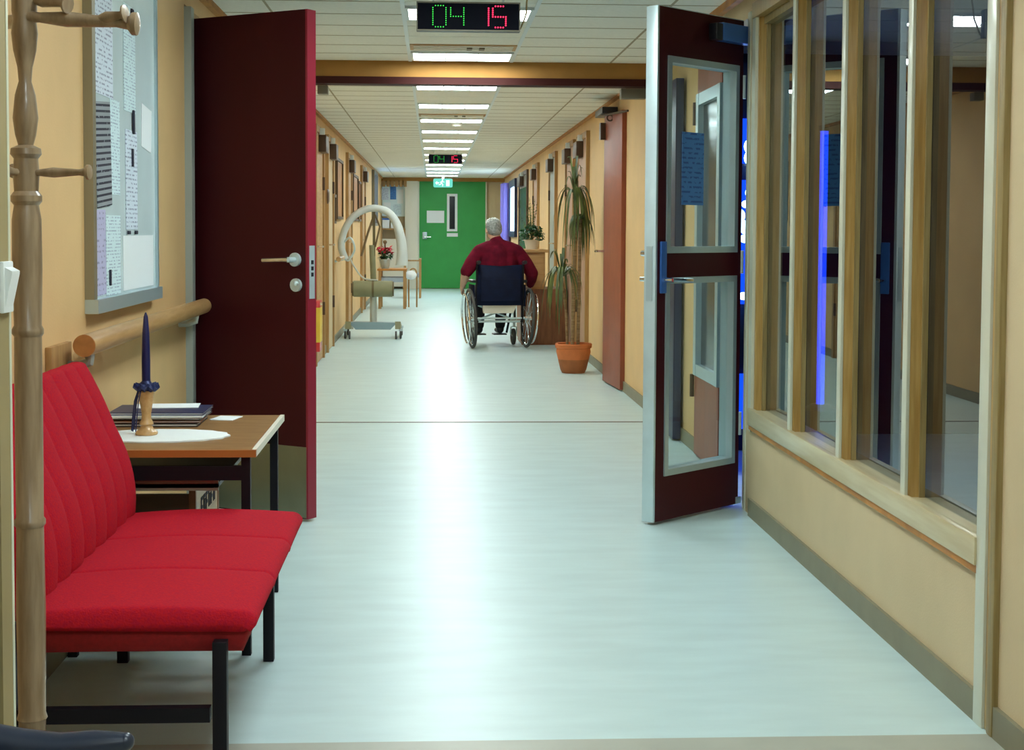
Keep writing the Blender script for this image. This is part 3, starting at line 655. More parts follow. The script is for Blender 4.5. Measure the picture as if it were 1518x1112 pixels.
# lower seat skirt
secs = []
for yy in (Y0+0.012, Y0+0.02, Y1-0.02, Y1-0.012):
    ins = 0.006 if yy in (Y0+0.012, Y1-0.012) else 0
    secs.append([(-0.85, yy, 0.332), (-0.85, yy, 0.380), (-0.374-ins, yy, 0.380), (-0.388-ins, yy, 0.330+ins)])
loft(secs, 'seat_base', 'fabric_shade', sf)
# backrest, fluted, leaning back and curved
secs = []
def backc(t):   # centre curve (x, z) of the front surface
    return (-0.812 - 0.012*math.sin(math.pi*min(1, t*1.6))*-1 - 0.125*t**1.9, 0.395+0.425*t)
N = 190
for i in range(N+1):
    u = i/N; yy = Y0+(Y1-Y0)*u; e = edge_round(u, Y1-Y0, 0.03); fl = flute(u, 9, 0.013, 0.5)
    front = []; back = []
    for q in range(14):
        t = q/13; x, z = backc(t)
        front.append((x+fl+e*0.8, yy, z+(e*0.5*t))); 
    top = []
    xt, zt = backc(1)
    for q in range(1, 6):
        a = q/6*math.pi; top.append((xt-0.028+0.028*math.cos(a)+(fl+e*0.8)*(1-q/6), yy, zt+0.012*math.sin(a)+e*0.5))
    for q in range(13, -1, -1):
        t = q/13; x, z = backc(t); back.append((x-0.056-e*0.2, yy, z+(e*0.5*t)))
    secs.append(front+top+back)
loft(secs, 'backrest', 'fabric_red', sf)
for (x, yy) in ((-0.430, 3.00), (-0.452, 4.085)): B(x-0.0145, x+0.0145, yy-0.0145, yy+0.0145, 0.001, 0.36, bev=0.002).build('leg', 'black_metal', sf)
for yy in (3.00, 4.085): B(-0.865, -0.835, yy-0.0145, yy+0.0145, 0.001, 0.40, bev=0.002).build('leg', 'black_metal', sf)
for yy in (3.00, 4.085): B(-0.835, -0.450, yy-0.012, yy+0.012, 0.195, 0.225).build('stretcher', 'black_metal', sf)

# ================================================================= TABLE and things on it
tb = thing('side_table', 'brown veneer side table on black steel legs behind the sofa', 'table', (-0.75, 4.5, 0))
def TB(x0, x1, y0, y1, z0, z1, **k): return B(x0+0.75, x1+0.75, y0-4.5, y1-4.5, z0, z1, **k)
TB(-1.015, -0.502, 4.125, 4.89, 0.565, 0.583).build('tabletop', 'table_wood', tb)
TB(-1.017, -0.489, 4.112, 4.125, 0.563, 0.583).build('front_edge', 'table_edge', tb)
TB(-0.502, -0.489, 4.125, 4.90, 0.563, 0.583).build('side_edge', 'cream_plastic', tb)
for (x, yy) in ((-0.520, 4.145), (-0.520, 4.87), (-1.0, 4.145), (-1.0, 4.87)): TB(x-0.0125, x+0.0125, yy-0.0125, yy+0.0125, 0.001, 0.564).build('leg', 'black_metal', tb)
for yy in (4.145, 4.87): TB(-0.9875, -0.5325, yy-0.010, yy+0.010, 0.495, 0.535).build('apron', 'black_metal', tb)
TB(-1.0, -0.985, 4.158, 4.857, 0.495, 0.535).build('apron', 'black_metal', tb)
TB(-0.985, -0.60, 4.16, 4.85, 0.470, 0.482).build('shelf', 'black', tb)
TB(-0.985, -0.60, 4.16, 4.18, 0.462, 0.492).build('shelf_edge', 'grey_brown', tb)
# doily
mb = MB(); n = 60
c = mb.bm.verts.new((0, 0, 0.004)); ring = []; ring2 = []
for k in range(n):
    a = 2*math.pi*k/n; s_ = 1+0.02*math.cos(a*15)
    ring.append(mb.bm.verts.new((0.205*s_*math.cos(a), 0.135*s_*math.sin(a), 0.004))); ring2.append(mb.bm.verts.new((0.205*s_*math.cos(a), 0.135*s_*math.sin(a), 0.0)))
for k in range(n):
    mb.bm.faces.new((c, ring[k], ring[(k+1) % n])); mb.bm.faces.new((ring[k], ring2[k], ring2[(k+1) % n], ring[(k+1) % n]))
o = mb.build('doily', 'white_cloth'); o.location = (-0.805, 4.385, 0.5835); tag(o, 'white oval doily with scalloped edge on the side table', 'doily')
# candlestick
cs = thing('candlestick', 'turned pale wood candlestick standing on the white doily', 'candlestick', (-0.842, 4.395, 0.588))
MB().lathe([(0.031, 0), (0.033, 0.004), (0.031, 0.010), (0.020, 0.018), (0.017, 0.026), (0.021, 0.032), (0.019, 0.038), (0.014, 0.046), (0.0135, 0.06), (0.017, 0.085), (0.022, 0.11), (0.024, 0.126), (0.020, 0.130)], n=28).build('stem', 'beech', cs)
mb = MB(); n = 36; prev = None
for r_, z in ((0.012, 0.128), (0.026, 0.132), (0.036, 0.140), (0.033, 0.149), (0.018, 0.150), (0.012, 0.160)):
    rg = [mb.bm.verts.new((r_*(1+0.12*math.cos(7*a)*(r_ > 0.02))*math.cos(a), r_*(1+0.12*math.cos(7*a)*(r_ > 0.02))*math.sin(a), z+0.005*math.sin(9*a)*(r_ > 0.02))) for a in [2*math.pi*k/n for k in range(n)]]
    if prev:
        for k in range(n): mb.bm.faces.new((prev[k], prev[(k+1) % n], rg[(k+1) % n], rg[k]))
    prev = rg
mb.build('ruffle_collar', 'foil', cs)
rb = MB()
for k in range(5):
    a = math.pi*(0.85+0.12*k); rb.tube([(0.022*math.cos(a), 0.022*math.sin(a), 0.135), (0.034*math.cos(a), 0.034*math.sin(a), 0.10), (0.036*math.cos(a)-0.004, 0.034*math.sin(a), 0.05), (0.035*math.cos(a)-0.008, 0.034*math.sin(a), 0.012)], 0.0018, n=6)
rb.build('ribbon', 'foil', cs)
tag(MB().lathe([(0.0125, 0), (0.0125, 0.06), (0.0105, 0.14), (0.0065, 0.19), (0.002, 0.203)], (-0.842, 4.395, 0.745), 20).build('candle', 'candle'), 'tall dark blue taper candle in the wooden candlestick', 'candle')
# magazines
mags = [('navy magazine on top of the stack behind the candlestick', 'foil', 0), ('grey magazine second from the top of the stack', 'paper', 2), ('black magazine in the middle of the stack', 'black', -2), ('brown magazine second from the bottom of the stack', 'cab_brown', 3), ('dark magazine at the bottom of the stack', 'black', 0)]
z = 0.584
for i, (lab, m_, a) in enumerate(reversed(mags)):
    h_ = [0.010, 0.006, 0.009, 0.006, 0.008][i]
    t = thing('magazine', lab, 'magazine', (-0.87+0.004*i, 4.70+0.01*(i % 3), z), R(a), 'magazines stacked on the side table')
    B(-0.145, 0.145, -0.105, 0.105, 0, h_*0.25).build('cover', m_, t); B(-0.142, 0.142, -0.102, 0.102, h_*0.25, h_*0.75).build('pages', 'paper', t)
    B(-0.145, 0.145, -0.105, 0.105, h_*0.75, h_).build('cover', m_, t); z += h_+0.0008
t = B(-0.11, 0.09, -0.03, 0.085, 0, 0.0018).build('paper_sheet', 'paper'); t.location = (-0.83, 4.86-0.06, 0.584); t.location = (-0.835, 4.745, z); t.rotation_euler = (0, 0, R(5)); tag(t, 'pale folded leaflet lying on top of the magazine stack', 'leaflet')
t = B(-0.09, 0.09, -0.05, 0.05, 0, 0.002).build('paper_sheet', 'paper'); t.location = (-0.77, 4.84, 0.584); t.rotation_euler = (0, 0, R(-12)); t.location = (-0.80, 4.842, 0.5835)
t.location = (-0.665, 4.80, 0.5835); t.scale = (0.42, 1, 1); tag(t, 'loose white papers beside the magazine stack on the table', 'paper')
# crate under the table
cr = thing('wooden_crate', 'slatted wooden crate with dark stencilled marks under the side table', 'crate', (-0.85, 4.66, 0))
for z in (0.05, 0.15, 0.25, 0.35): B(-0.14, 0.13, -0.235, -0.222, z, z+0.055).build('slat', 'closer_brown', cr)
for z in (0.05, 0.15, 0.25, 0.35): B(-0.14, 0.13, 0.222, 0.235, z, z+0.055).build('slat', 'beech', cr)
for x in (-0.145, 0.13):
    B(x, x+0.014, -0.222, 0.222, 0.03, 0.43).build('end_panel', 'beech', cr)
for (x, yy) in ((-0.14, -0.235), (0.13, -0.235), (0.13, 0.222), (-0.14, 0.222)): B(x-0.004, x+0.016, yy-0.004, yy+0.016, 0, 0.435).build('corner_post', 'cab_brown', cr)
B(-0.13, 0.13, -0.22, 0.22, 0.035, 0.047).build('bottom', 'beech', cr)
mk = MB(); rr = random.Random(5)
for k in range(6):
    y_ = -0.13+k*0.05
    mk.box(0.1445, 0.146, y_, y_+0.010, 0.32, 0.375); mk.box(0.1445, 0.146, y_+0.01, y_+0.032, 0.365, 0.375)
    if k % 2: mk.box(0.1445, 0.146, y_+0.024, y_+0.034, 0.32, 0.36)
    else: mk.box(0.1445, 0.146, y_+0.01, y_+0.03, 0.338, 0.348)
mk.build('stencil_marks', 'ink', cr)

# ================================================================= COAT STAND, switch, near armrest
cx, cy = -0.7265, 2.70
st = thing('coat_stand', 'turned wooden coat stand with pegs beside the red sofa', 'coat stand', (cx, cy, 0))
prof = [(0.026, 0.12), (0.024, 0.20), (0.024, 0.30), (0.027, 0.305), (0.024, 0.315), (0.026, 0.5), (0.024, 0.655), (0.0275, 0.66), (0.0275, 0.668), (0.024, 0.673), (0.0245, 0.85), (0.024, 1.00), (0.0275, 1.005), (0.0275, 1.013), (0.024, 1.02), (0.0262, 1.12), (0.0255, 1.21), (0.0215, 1.235), (0.027, 1.242), (0.027, 1.252), (0.021, 1.26), (0.023, 1.29), (0.021, 1.318), (0.027, 1.326), (0.026, 1.336), (0.013, 1.342), (0.018, 1.36), (0.022, 1.39), (0.018, 1.43), (0.011, 1.455), (0.013, 1.48), (0.020, 1.51), (0.023, 1.54), (0.020, 1.565), (0.022, 1.58), (0.022, 1.70), (0.012, 1.73), (0.02, 1.76), (0.012, 1.79), (0.003, 1.795)]
MB().lathe(prof, n=28).build('pole', 'stand_wood', st)
def peg(a, b, parent=st, r=0.008, name='peg'):
    a, b = Vector(a), Vector(b); L = (b-a).length
    MB().lathe([(r*0.9, 0), (r*0.75, L*0.1), (r*1.15, L*0.35), (r*0.7, L*0.8), (r*0.95, L*0.9), (r*1.7, L*0.94), (r*1.7, L*0.985), (r*1.0, L)], a, 14, (b-a)).build(name, 'stand_wood', parent)
peg((0.015, -0.005, 1.293), (0.118, -0.02, 1.294)); peg((-0.01, 0.015, 1.293), (-0.05, 0.10, 1.30)); peg((-0.01, -0.015, 1.293), (-0.05, -0.10, 1.30))
# upper rack: turned bar with pegs
peg((0.01, -0.01, 1.568), (0.205, -0.02, 1.556), r=0.012, name='rack_arm')
peg((0.01, 0.0, 1.60), (0.085, -0.03, 1.588), r=0.010, name='peg')
peg((0.13, -0.016, 1.563), (0.185, -0.03, 1.572), r=0.010, name='peg')
peg((-0.01, 0.01, 1.568), (-0.10, 0.15, 1.568), r=0.011, name='rack_arm')
for k in range(4):
    a = math.pi/4+k*math.pi/2
    MB().tube([(0.01*math.cos(a), 0.01*math.sin(a), 0.16), (0.12*math.cos(a), 0.12*math.sin(a), 0.15), (0.18*math.cos(a), 0.18*math.sin(a), 0.08), (0.22*math.cos(a), 0.22*math.sin(a), 0.013)], [0.02, 0.018, 0.016, 0.013]).build('foot', 'stand_wood', st)
sw = thing('light_switch', 'boxy cream switch with white rocker on the wall end', 'switch', (-0.6165, 2.22, 1.103))
B(-0.10, 0.003, -0.105, -0.081, -0.032, 0.046, bev=0.003).build('housing', 'switch', sw)
B(0.0005, 0.008, -0.08, -0.03, -0.030, 0.044, bev=0.003).build('cover', 'switch_white', sw)
MB().prism([(0.007, -0.026), (0.018, 0.026), (0.018, 0.030), (0.007, 0.036)], -0.075, -0.035).build('rocker', 'switch_white', sw)
ac = thing('armchair', 'black chair showing only the curved end of its armrest', 'chair', (-0.68, 1.85, 0))
arm = MB(); 
pth = [(-0.12, 0.03, 0.548), (0.02, 0.03, 0.553), (0.10, 0.03, 0.548), (0.16, 0.03, 0.538), (0.21, 0.03, 0.533), (0.255, 0.03, 0.539), (0.29, 0.03, 0.543)]
arm.tube(pth, [0.026, 0.026, 0.025, 0.023, 0.022, 0.019, 0.012], n=14, sx=1.0).ball((0.29, 0.03, 0.543), 0.012, 8)
arm.build('armrest', mat('armrest_blue_black', (0.020, 0.030, 0.055), 0.3), ac)
B(-0.42, 0.22, -0.48, 0.0, 0.38, 0.44, bev=0.015).build('seat', 'black', ac)
for (x, yy) in ((-0.38, -0.42), (0.17, -0.42), (-0.38, 0.0), (0.17, 0.0)): B(x-0.015, x+0.015, yy-0.015, yy+0.015, 0.001, 0.38).build('leg', 'black_metal', ac)
B(0.16, 0.19, 0.0, 0.03, 0.38, 0.52).build('arm_support', 'black_metal', ac)
B(-0.46, -0.41, -0.46, -0.02, 0.44, 0.85, bev=0.01).build('backrest', 'black', ac)

# ================================================================= WHEELCHAIR
wc = thing('wheelchair', 'navy wheelchair with chrome hand rims carrying the man in maroon', 'wheelchair', (0.668, 14.93, 0), R(8))
def place(o, mt): o.matrix_local = mt; return o
for s_ in (-1, 1):
    mt = Matrix.Translation((s_*0.292, 0, 0.303)) @ Matrix.Rotation(R(3.5*s_), 4, 'Y')
    wh = MB().torus((0, 0, 0), 0.285, 0.016, n=56, m=10).build('wheel', 'tyre', wc); place(wh, mt)
    MB().torus((0, 0, 0), 0.266, 0.008, n=48, m=6).build('rim', 'chrome', wh)
    MB().torus((s_*0.05, 0, 0), 0.248, 0.009, n=48, m=8).build('hand_rim', 'chrome', wh)
    sp = MB()
    for k in range(18):
        a = 2*math.pi*k/18; sp.cyl((s_*0.02*(1 if k % 2 else -1), 0.02*math.cos(a+0.5), 0.02*math.sin(a+0.5)), (0, 0.264*math.cos(a), 0.264*math.sin(a)), 0.0016, n=5)
    stuff(sp.build('spokes', 'steel', wh))
    MB().cyl((-0.035, 0, 0), (0.035, 0, 0), 0.022).build('hub', 'chrome', wh)
    # caster
    MB().torus((s_*0.22, 0.40, 0.088), 0.068, 0.019, n=28, m=8).cyl((s_*0.22-0.012, 0.40, 0.088), (s_*0.22+0.012, 0.40, 0.088), 0.055).build('caster', 'tyre', wc)
    MB().tube([(s_*0.22, 0.40, 0.088), (s_*0.22-0.03, 0.39, 0.12), (s_*0.22-0.03, 0.37, 0.19), (s_*0.22, 0.36, 0.20)], 0.008).tube([(s_*0.22, 0.40, 0.088), (s_*0.22+0.03, 0.39, 0.12), (s_*0.22+0.03, 0.37, 0.19), (s_*0.22, 0.36, 0.20)], 0.008).cyl((s_*0.22, 0.36, 0.19), (s_*0.22, 0.36, 0.34), 0.014).build('caster_fork', 'steel', wc)
    MB().tube([(s_*0.235, -0.10, 0.87), (s_*0.235, -0.04, 0.86), (s_*0.235, -0.02, 0.82), (s_*0.235, 0.0, 0.46), (s_*0.235, 0.0, 0.26)], 0.012).build('back_tube', 'black_metal', wc)
    MB().cyl((s_*0.235, -0.14, 0.87), (s_*0.235, -0.05, 0.865), 0.019).build('push_handle', 'black', wc)
    MB().tube([(s_*0.225, 0.0, 0.45), (s_*0.225, 0.36, 0.46), (s_*0.215, 0.44, 0.42), (s_*0.18, 0.56, 0.12)], 0.012).tube([(s_*0.225, 0.0, 0.27), (s_*0.225, 0.34, 0.26), (s_*0.225, 0.36, 0.46)], 0.011).build('side_frame', 'black_metal', wc)
    B(s_*0.262-0.006, s_*0.262+0.006, 0.0, 0.30, 0.42, 0.64, bev=0.004).build('side_guard', 'navy', wc)
    B(s_*0.257-0.028, s_*0.257+0.028, 0.0, 0.26, 0.66, 0.69, bev=0.01).build('armrest', 'black', wc)
    B(s_*0.11-0.07, s_*0.11+0.07, 0.54, 0.66, 0.095, 0.11, bev=0.004).build('footplate', 'black', wc)
# back upholstery: slightly bowed
secs = []
for i in range(13):
    u = i/12; x = -0.235+0.47*u; bow = -0.035*math.sin(math.pi*u)
    secs.append([(x, bow-0.02, 0.435), (x, bow-0.02, 0.83+0.015*abs(2*u-1)), (x, bow+0.0, 0.83+0.015*abs(2*u-1)), (x, bow+0.0, 0.435)])
loft(secs, 'back_upholstery', 'navy', wc)
B(-0.20, 0.20, -0.064, -0.056, 0.48, 0.70, bev=0.003).build('back_pocket', 'navy', wc)
B(-0.225, 0.225, 0.02, 0.42, 0.462, 0.50, bev=0.012).build('seat_cushion', 'navy', wc)
MB().prism([(-0.175, 0.445), (0.175, 0.445), (0.135, 0.355), (-0.165, 0.355)], -0.03, 0.03).build('rear_apron', 'cream_plastic', wc)
MB().cyl((-0.235, 0.02, 0.27), (0.235, 0.02, 0.27), 0.012).tube([(-0.22, 0.2, 0.26), (0.22, 0.2, 0.44)], 0.011).tube([(0.22, 0.22, 0.26), (-0.22, 0.22, 0.44)], 0.011).build('cross_frame', 'steel', wc)
MB().cyl((-0.33, 0, 0.303), (0.33, 0, 0.303), 0.010).build('axle', 'steel', wc)

# ================================================================= PERSON
pr = MB()
def limb(mb, pts, rad, n=16): mb.tube(pts, rad, n=n); [mb.ball(p, r_, 8) for p, r_ in zip(pts, rad)]
pe_label = 'grey haired man in maroon shirt sitting in the wheelchair, back turned'
def torso(mb, k=0.0):
    limb(mb, [(0, 0.12, 0.60), (0, 0.09, 0.70), (0, 0.08, 0.82), (0, 0.09, 0.93), (0, 0.115, 1.02)], [0.10+k, 0.105+k, 0.11+k, 0.115+k, 0.075+k])
    for s_ in (-1, 1):
        limb(mb, [(s_*0.075, 0.12, 0.585), (s_*0.075, 0.085, 0.70), (s_*0.085, 0.085, 0.84), (s_*0.095, 0.095, 0.95)], [0.105+k, 0.10+k, 0.10+k, 0.092+k])
        limb(mb, [(0.0, 0.12, 1.03), (s_*0.10, 0.105, 1.005), (s_*0.185, 0.09, 0.962)], [0.06+k, 0.062+k, 0.070+k])
SH = {s: (s*0.205, 0.09, 0.948) for s in (-1, 1)}
EL = {-1: (-0.335, 0.04, 0.765), 1: (0.345, 0.05, 0.745)}
WRI = {-1: (-0.345, 0.21, 0.625), 1: (0.355, 0.23, 0.615)}
torso(pr)
for s_ in (-1, 1):
    limb(pr, [SH[s_], tuple((a+b)/2 for a, b in zip(SH[s_], EL[s_])), EL[s_]], [0.058, 0.05, 0.042])
    m_ = tuple(a*0.6+b*0.4 for a, b in zip(EL[s_], WRI[s_]))
    limb(pr, [EL[s_], m_, WRI[s_]], [0.052, 0.045, 0.028])
    # hand: palm and curled fingers over the hand rim
    wx_, wy_, wz_ = WRI[s_]
    pr.ball((wx_, wy_+0.045, wz_-0.025), (0.020, 0.045, 0.034), 10, rot=(R(-25), 0, 0))
    for f in range(4):
        L = [0.9, 1.0, 0.95, 0.78][f]; oz = 0.016-f*0.018
        pts = [(wx_, wy_+0.070, wz_-0.030+oz), (wx_-s_*0.004, wy_+0.070+0.034*L, wz_-0.045+oz), (wx_-s_*0.018, wy_+0.070+0.050*L, wz_-0.060+oz), (wx_-s_*0.035, wy_+0.070+0.046*L, wz_-0.068+oz)]
        limb(pr, pts, [0.0095, 0.009, 0.008, 0.007], 8)
    limb(pr, [(wx_-s_*0.012, wy_+0.02, wz_-0.012), (wx_-s_*0.030, wy_+0.045, wz_-0.010), (wx_-s_*0.036, wy_+0.072, wz_-0.022)], [0.012, 0.010, 0.008], 8)
    # legs
    limb(pr, [(s_*0.09, 0.12, 0.575), (s_*0.11, 0.32, 0.585), (s_*0.12, 0.50, 0.575)], [0.085, 0.072, 0.055])
    limb(pr, [(s_*0.12, 0.50, 0.575), (s_*0.118, 0.53, 0.40), (s_*0.112, 0.57, 0.18)], [0.055, 0.052, 0.036])
    limb(pr, [(s_*0.112, 0.57, 0.18), (s_*0.112, 0.60, 0.15), (s_*0.115, 0.70, 0.135)], [0.036, 0.034, 0.026])
# neck and head (bowed slightly forward and turned left)
limb(pr, [(0, 0.12, 1.03), (-0.012, 0.135, 1.08), (-0.022, 0.15, 1.13)], [0.062, 0.056, 0.056])
hc = Vector((-0.034, 0.172, 1.195)); hrot = Euler((R(-14), R(-4), R(12)))
hm = hrot.to_matrix()
def H(x, y, z): return tuple(hc + hm @ Vector((x, y, z)))
pr.ball(H(0, 0, 0.012), (0.076, 0.096, 0.092), 14, rot=hrot); pr.ball(H(0, 0.028, -0.045), (0.060, 0.068, 0.062), 12, rot=hrot)
pr.tube([H(0, 0.092, 0.015), H(0, 0.108, -0.012), H(0, 0.098, -0.026)], [0.008, 0.015, 0.012]); pr.ball(H(0, 0.082, -0.082), (0.026, 0.022, 0.018), 8)
for s_ in (-1, 1): pr.ball(H(s_*0.079, 0.0, -0.005), (0.011, 0.020, 0.033), 8, rot=hrot)
pr.ball(H(0, 0.092, -0.052), (0.022, 0.008, 0.006), 8)
body = remeshed(pr, 'person', 'skin', None, 0.0065, 3)
body.location = (0.668, 14.93, 0); body.rotation_euler = (0, 0, R(8)); tag(body, pe_label, 'person')
sh = MB(); torso(sh, 0.016)
limb(sh, [(0, 0.115, 1.02), (-0.010, 0.130, 1.075)], [0.085, 0.068])
limb(sh, [SH[-1], (-0.275, 0.065, 0.855), (-0.332, 0.045, 0.775)], [0.078, 0.076, 0.064])
limb(sh, [SH[1], (0.28, 0.068, 0.85), (0.342, 0.05, 0.755)], [0.078, 0.074, 0.064])
limb(sh, [(0.342, 0.05, 0.755), (0.350, 0.12, 0.69), (0.354, 0.19, 0.64)], [0.064, 0.056, 0.042])
remeshed(sh, 'shirt', 'shirt', body, 0.010, 6)
tr = MB(); limb(tr, [(0, 0.12, 0.59), (0, 0.10, 0.66)], [0.118, 0.118])
for s_ in (-1, 1):
    tr.ball((s_*0.085, 0.12, 0.60), 0.115, 10)
    limb(tr, [(s_*0.09, 0.12, 0.59), (s_*0.11, 0.32, 0.588), (s_*0.12, 0.50, 0.575)], [0.098, 0.084, 0.068])
    limb(tr, [(s_*0.12, 0.50, 0.575), (s_*0.118, 0.53, 0.40), (s_*0.112, 0.57, 0.20)], [0.068, 0.064, 0.054])
remeshed(tr, 'trousers', 'trousers', body, 0.011, 4)
for s_ in (-1, 1):
    sm = MB(); sm.ball((s_*0.112, 0.58, 0.150), (0.042, 0.052, 0.040), 10); sm.ball((s_*0.116, 0.68, 0.140), (0.045, 0.075, 0.030), 10); sm.cyl((s_*0.112, 0.57, 0.15), (s_*0.112, 0.57, 0.20), 0.042)
    remeshed(sm, 'shoe', 'black', body, 0.007, 3)
hh = MB(); hh.ball(H(0, -0.010, 0.020), (0.083, 0.099, 0.094), 16, rot=hrot); hh.ball(H(0, -0.045, -0.030), (0.064, 0.052, 0.050), 12, rot=hrot)
bm_ = hh.bm
for v in list(bm_.verts):
    l = hm.inverted() @ (v.co - hc)
    if l.y > 0.052 and l.z < 0.065 : v.co = hc + hm @ Vector((l.x*0.8, 0.03, l.z))
remeshed(hh, 'hair', 'hair', body, 0.008, 2)
wt = MB(); rr = random.Random(2)
for k in range(46):
    a = rr.uniform(-1.5, 0.9); e_ = rr.uniform(0.5, 1.25); p = Vector((math.sin(a)*math.cos(e_)*0.086, -math.cos(a)*math.cos(e_)*0.09, 0.022+math.sin(e_)*0.096))
    q = p*1.07+Vector((rr.uniform(-0.008, 0.006), rr.uniform(-0.01, 0.01), -0.004)); wt.tube([H(*p), H(*((p+q)/2+Vector((0, 0, 0.003)))), H(*q)], [0.009, 0.007, 0.003], n=6)
wt.build('hair_tufts', 'white_hair', body)
ey = MB()
for s_ in (-1, 1): ey.ball(H(s_*0.030, 0.084, 0.008), 0.010, 8)
ey.build('eyes', 'paper', body)

# ================================================================= POTTED PLANTS and cabinet
pt = thing('potted_dracaena', 'tall dracaena with drooping leaves in a terracotta pot', 'plant', (1.175, 12.37, 0))
MB().lathe([(0.095, 0), (0.110, 0.03), (0.130, 0.115)], n=36).build('pot_base', 'terracotta2', pt)
MB().lathe([(0.130, 0.115), (0.145, 0.175), (0.142, 0.205), (0.152, 0.212), (0.156, 0.24), (0.150, 0.248), (0.138, 0.246), (0.130, 0.22), (0.05, 0.215)], n=36).build('pot', 'terracotta', pt)
MB().lathe([(0.13, 0.214), (0.08, 0.222), (0.01, 0.225)], n=24).build('soil', 'soil', pt)
canes = [([(-0.01, 0, 0.22), (0.0, 0.01, 0.7), (0.01, 0.01, 1.2), (0.0, 0, 1.52)], 0.016), ([(-0.05, 0.02, 0.22), (-0.06, 0.03, 0.5), (-0.10, 0.03, 0.80)], 0.012), ([(0.04, 0.02, 0.22), (0.05, 0.03, 0.9), (0.055, 0.03, 1.30)], 0.014)]
for pts, r_ in canes: MB().tube(pts, r_, n=10).build('cane', 'cane', pt)
def crown(mb, c, n, L0, L1, rad, up, rr, w0=0.022):
    c = Vector(c)
    for k in range(n):
        a = rr.uniform(0, 2*math.pi); L = rr.uniform(L0, L1); d = Vector((math.cos(a), math.sin(a), 0)); rd = rad*rr.uniform(0.5, 1.0); u = up*rr.uniform(0.3, 1.0)
        pts = []
        for i in range(9):
            t = i/8; out = rd*(1-(1-t)**2.2); z = u*math.sin(min(1, t*2.2)*math.pi/2) - (L*1.0)*max(0, t-0.22)**1.25
            pts.append(c+d*out+Vector((0, 0, z)))
        wd = [w0*x for x in (0.5, 0.9, 1, 1, 0.95, 0.85, 0.7, 0.45, 0.08)]
        mb.strip(pts, wd, Vector((-d.y, d.x, 0)))
rr = random.Random(11)
mb = MB(); crown(mb, (0, 0, 1.50), 30, 0.3, 0.85, 0.19, 0.12, rr, 0.022); crown(mb, (0, 0, 1.50), 10, 0.0, 0.2, 0.10, 0.34, rr, 0.024); stuff(mb.build('leaves', 'leaf', pt))
mb = MB(); crown(mb, (-0.10, 0.03, 0.80), 32, 0.3, 0.75, 0.20, 0.14, rr, 0.018); crown(mb, (-0.10, 0.03, 0.80), 8, 0.0, 0.2, 0.13, 0.28, rr, 0.02); stuff(mb.build('leaves', 'leaf', pt))
mb = MB(); crown(mb, (0.055, 0.03, 1.28), 22, 0.3, 0.6, 0.13, 0.10, rr, 0.022); stuff(mb.build('leaves', 'leaf', pt))

cb = thing('plant_cabinet', 'brown wooden cabinet with lighter upper box against the corridor wall', 'cabinet', (1.16, 15.75, 0))
B(-0.24, 0.23, -0.38, 0.4, 0.0, 0.58, bev=0.004).build('body', 'cab_brown', cb)
B(-0.25, -0.24, -0.36, 0.38, 0.04, 0.54).build('door', 'cab_brown', cb)
B(-0.21, 0.0, -0.36, 0.4, 0.58, 0.96, bev=0.004).build('upper_box', 'cab_light', cb)
B(-0.24, 0.03, -0.39, 0.42, 0.96, 0.99, bev=0.004).build('top_board', 'cab_light', cb)
B(-0.19, -0.02, -0.368, -0.36, 0.62, 0.92).build('drawer', 'cab_light', cb)
MB().ball((-0.105, -0.375, 0.77), 0.014, 8).build('knob', 'closer_brown', cb)
bp = thing('potted_ivy', 'low bushy green plant in a small pot on the wooden cabinet', 'plant', (1.04, 15.7, 0.99))
MB().lathe([(0.06, 0), (0.08, 0.09), (0.086, 0.10), (0.07, 0.10), (0.03, 0.09)], n=24).build('pot', 'cream_plastic', bp)
mb = MB(); rr = random.Random(4)
for k in range(420):
    a = rr.uniform(0, 2*math.pi); e_ = rr.uniform(-0.35, 1.4); r_ = rr.uniform(0.5, 1)
    p = Vector((0.15*r_*math.cos(a)*math.cos(e_), 0.15*r_*math.sin(a)*math.cos(e_), 0.13+0.13*r_*math.sin(e_)))
    q = Euler((rr.uniform(-1, 1), rr.uniform(-1, 1), rr.uniform(0, 6))).to_matrix(); s_ = rr.uniform(0.012, 0.022)
    v = [mb.bm.verts.new(p+q @ Vector(u)*s_) for u in ((0, -1, 0), (0.6, 0, 0.2), (0, 1.2, 0), (-0.6, 0, 0.2))]; mb.bm.faces.new(v)
stuff(mb.build('leaves', 'leaf_dark', bp))
mb = MB()
for k in range(11):
    a = rr.uniform(0, 6.28); h_ = rr.uniform(0.25, 0.5); r_ = rr.uniform(0.02, 0.13)
    mb.tube([(0, 0, 0.08), (r_*0.5*math.cos(a), r_*0.5*math.sin(a), 0.08+h_*0.5), (r_*math.cos(a), r_*math.sin(a), 0.08+h_)], [0.004, 0.003, 0.0015], n=5)
    for j in range(7):
        p = Vector((r_*(0.5+j*0.07)*math.cos(a), r_*(0.5+j*0.07)*math.sin(a), 0.08+h_*(0.45+j*0.08))); q = Euler((rr.uniform(-1, 1), rr.uniform(-1, 1), rr.uniform(0, 6))).to_matrix()
        v = [mb.bm.verts.new(p+q @ Vector(u)*0.016) for u in ((0, -1, 0), (0.4, 0, 0.2), (0, 1.4, 0), (-0.4, 0, 0.2))]; mb.bm.faces.new(v)
stuff(mb.build('stems', 'leaf', bp))

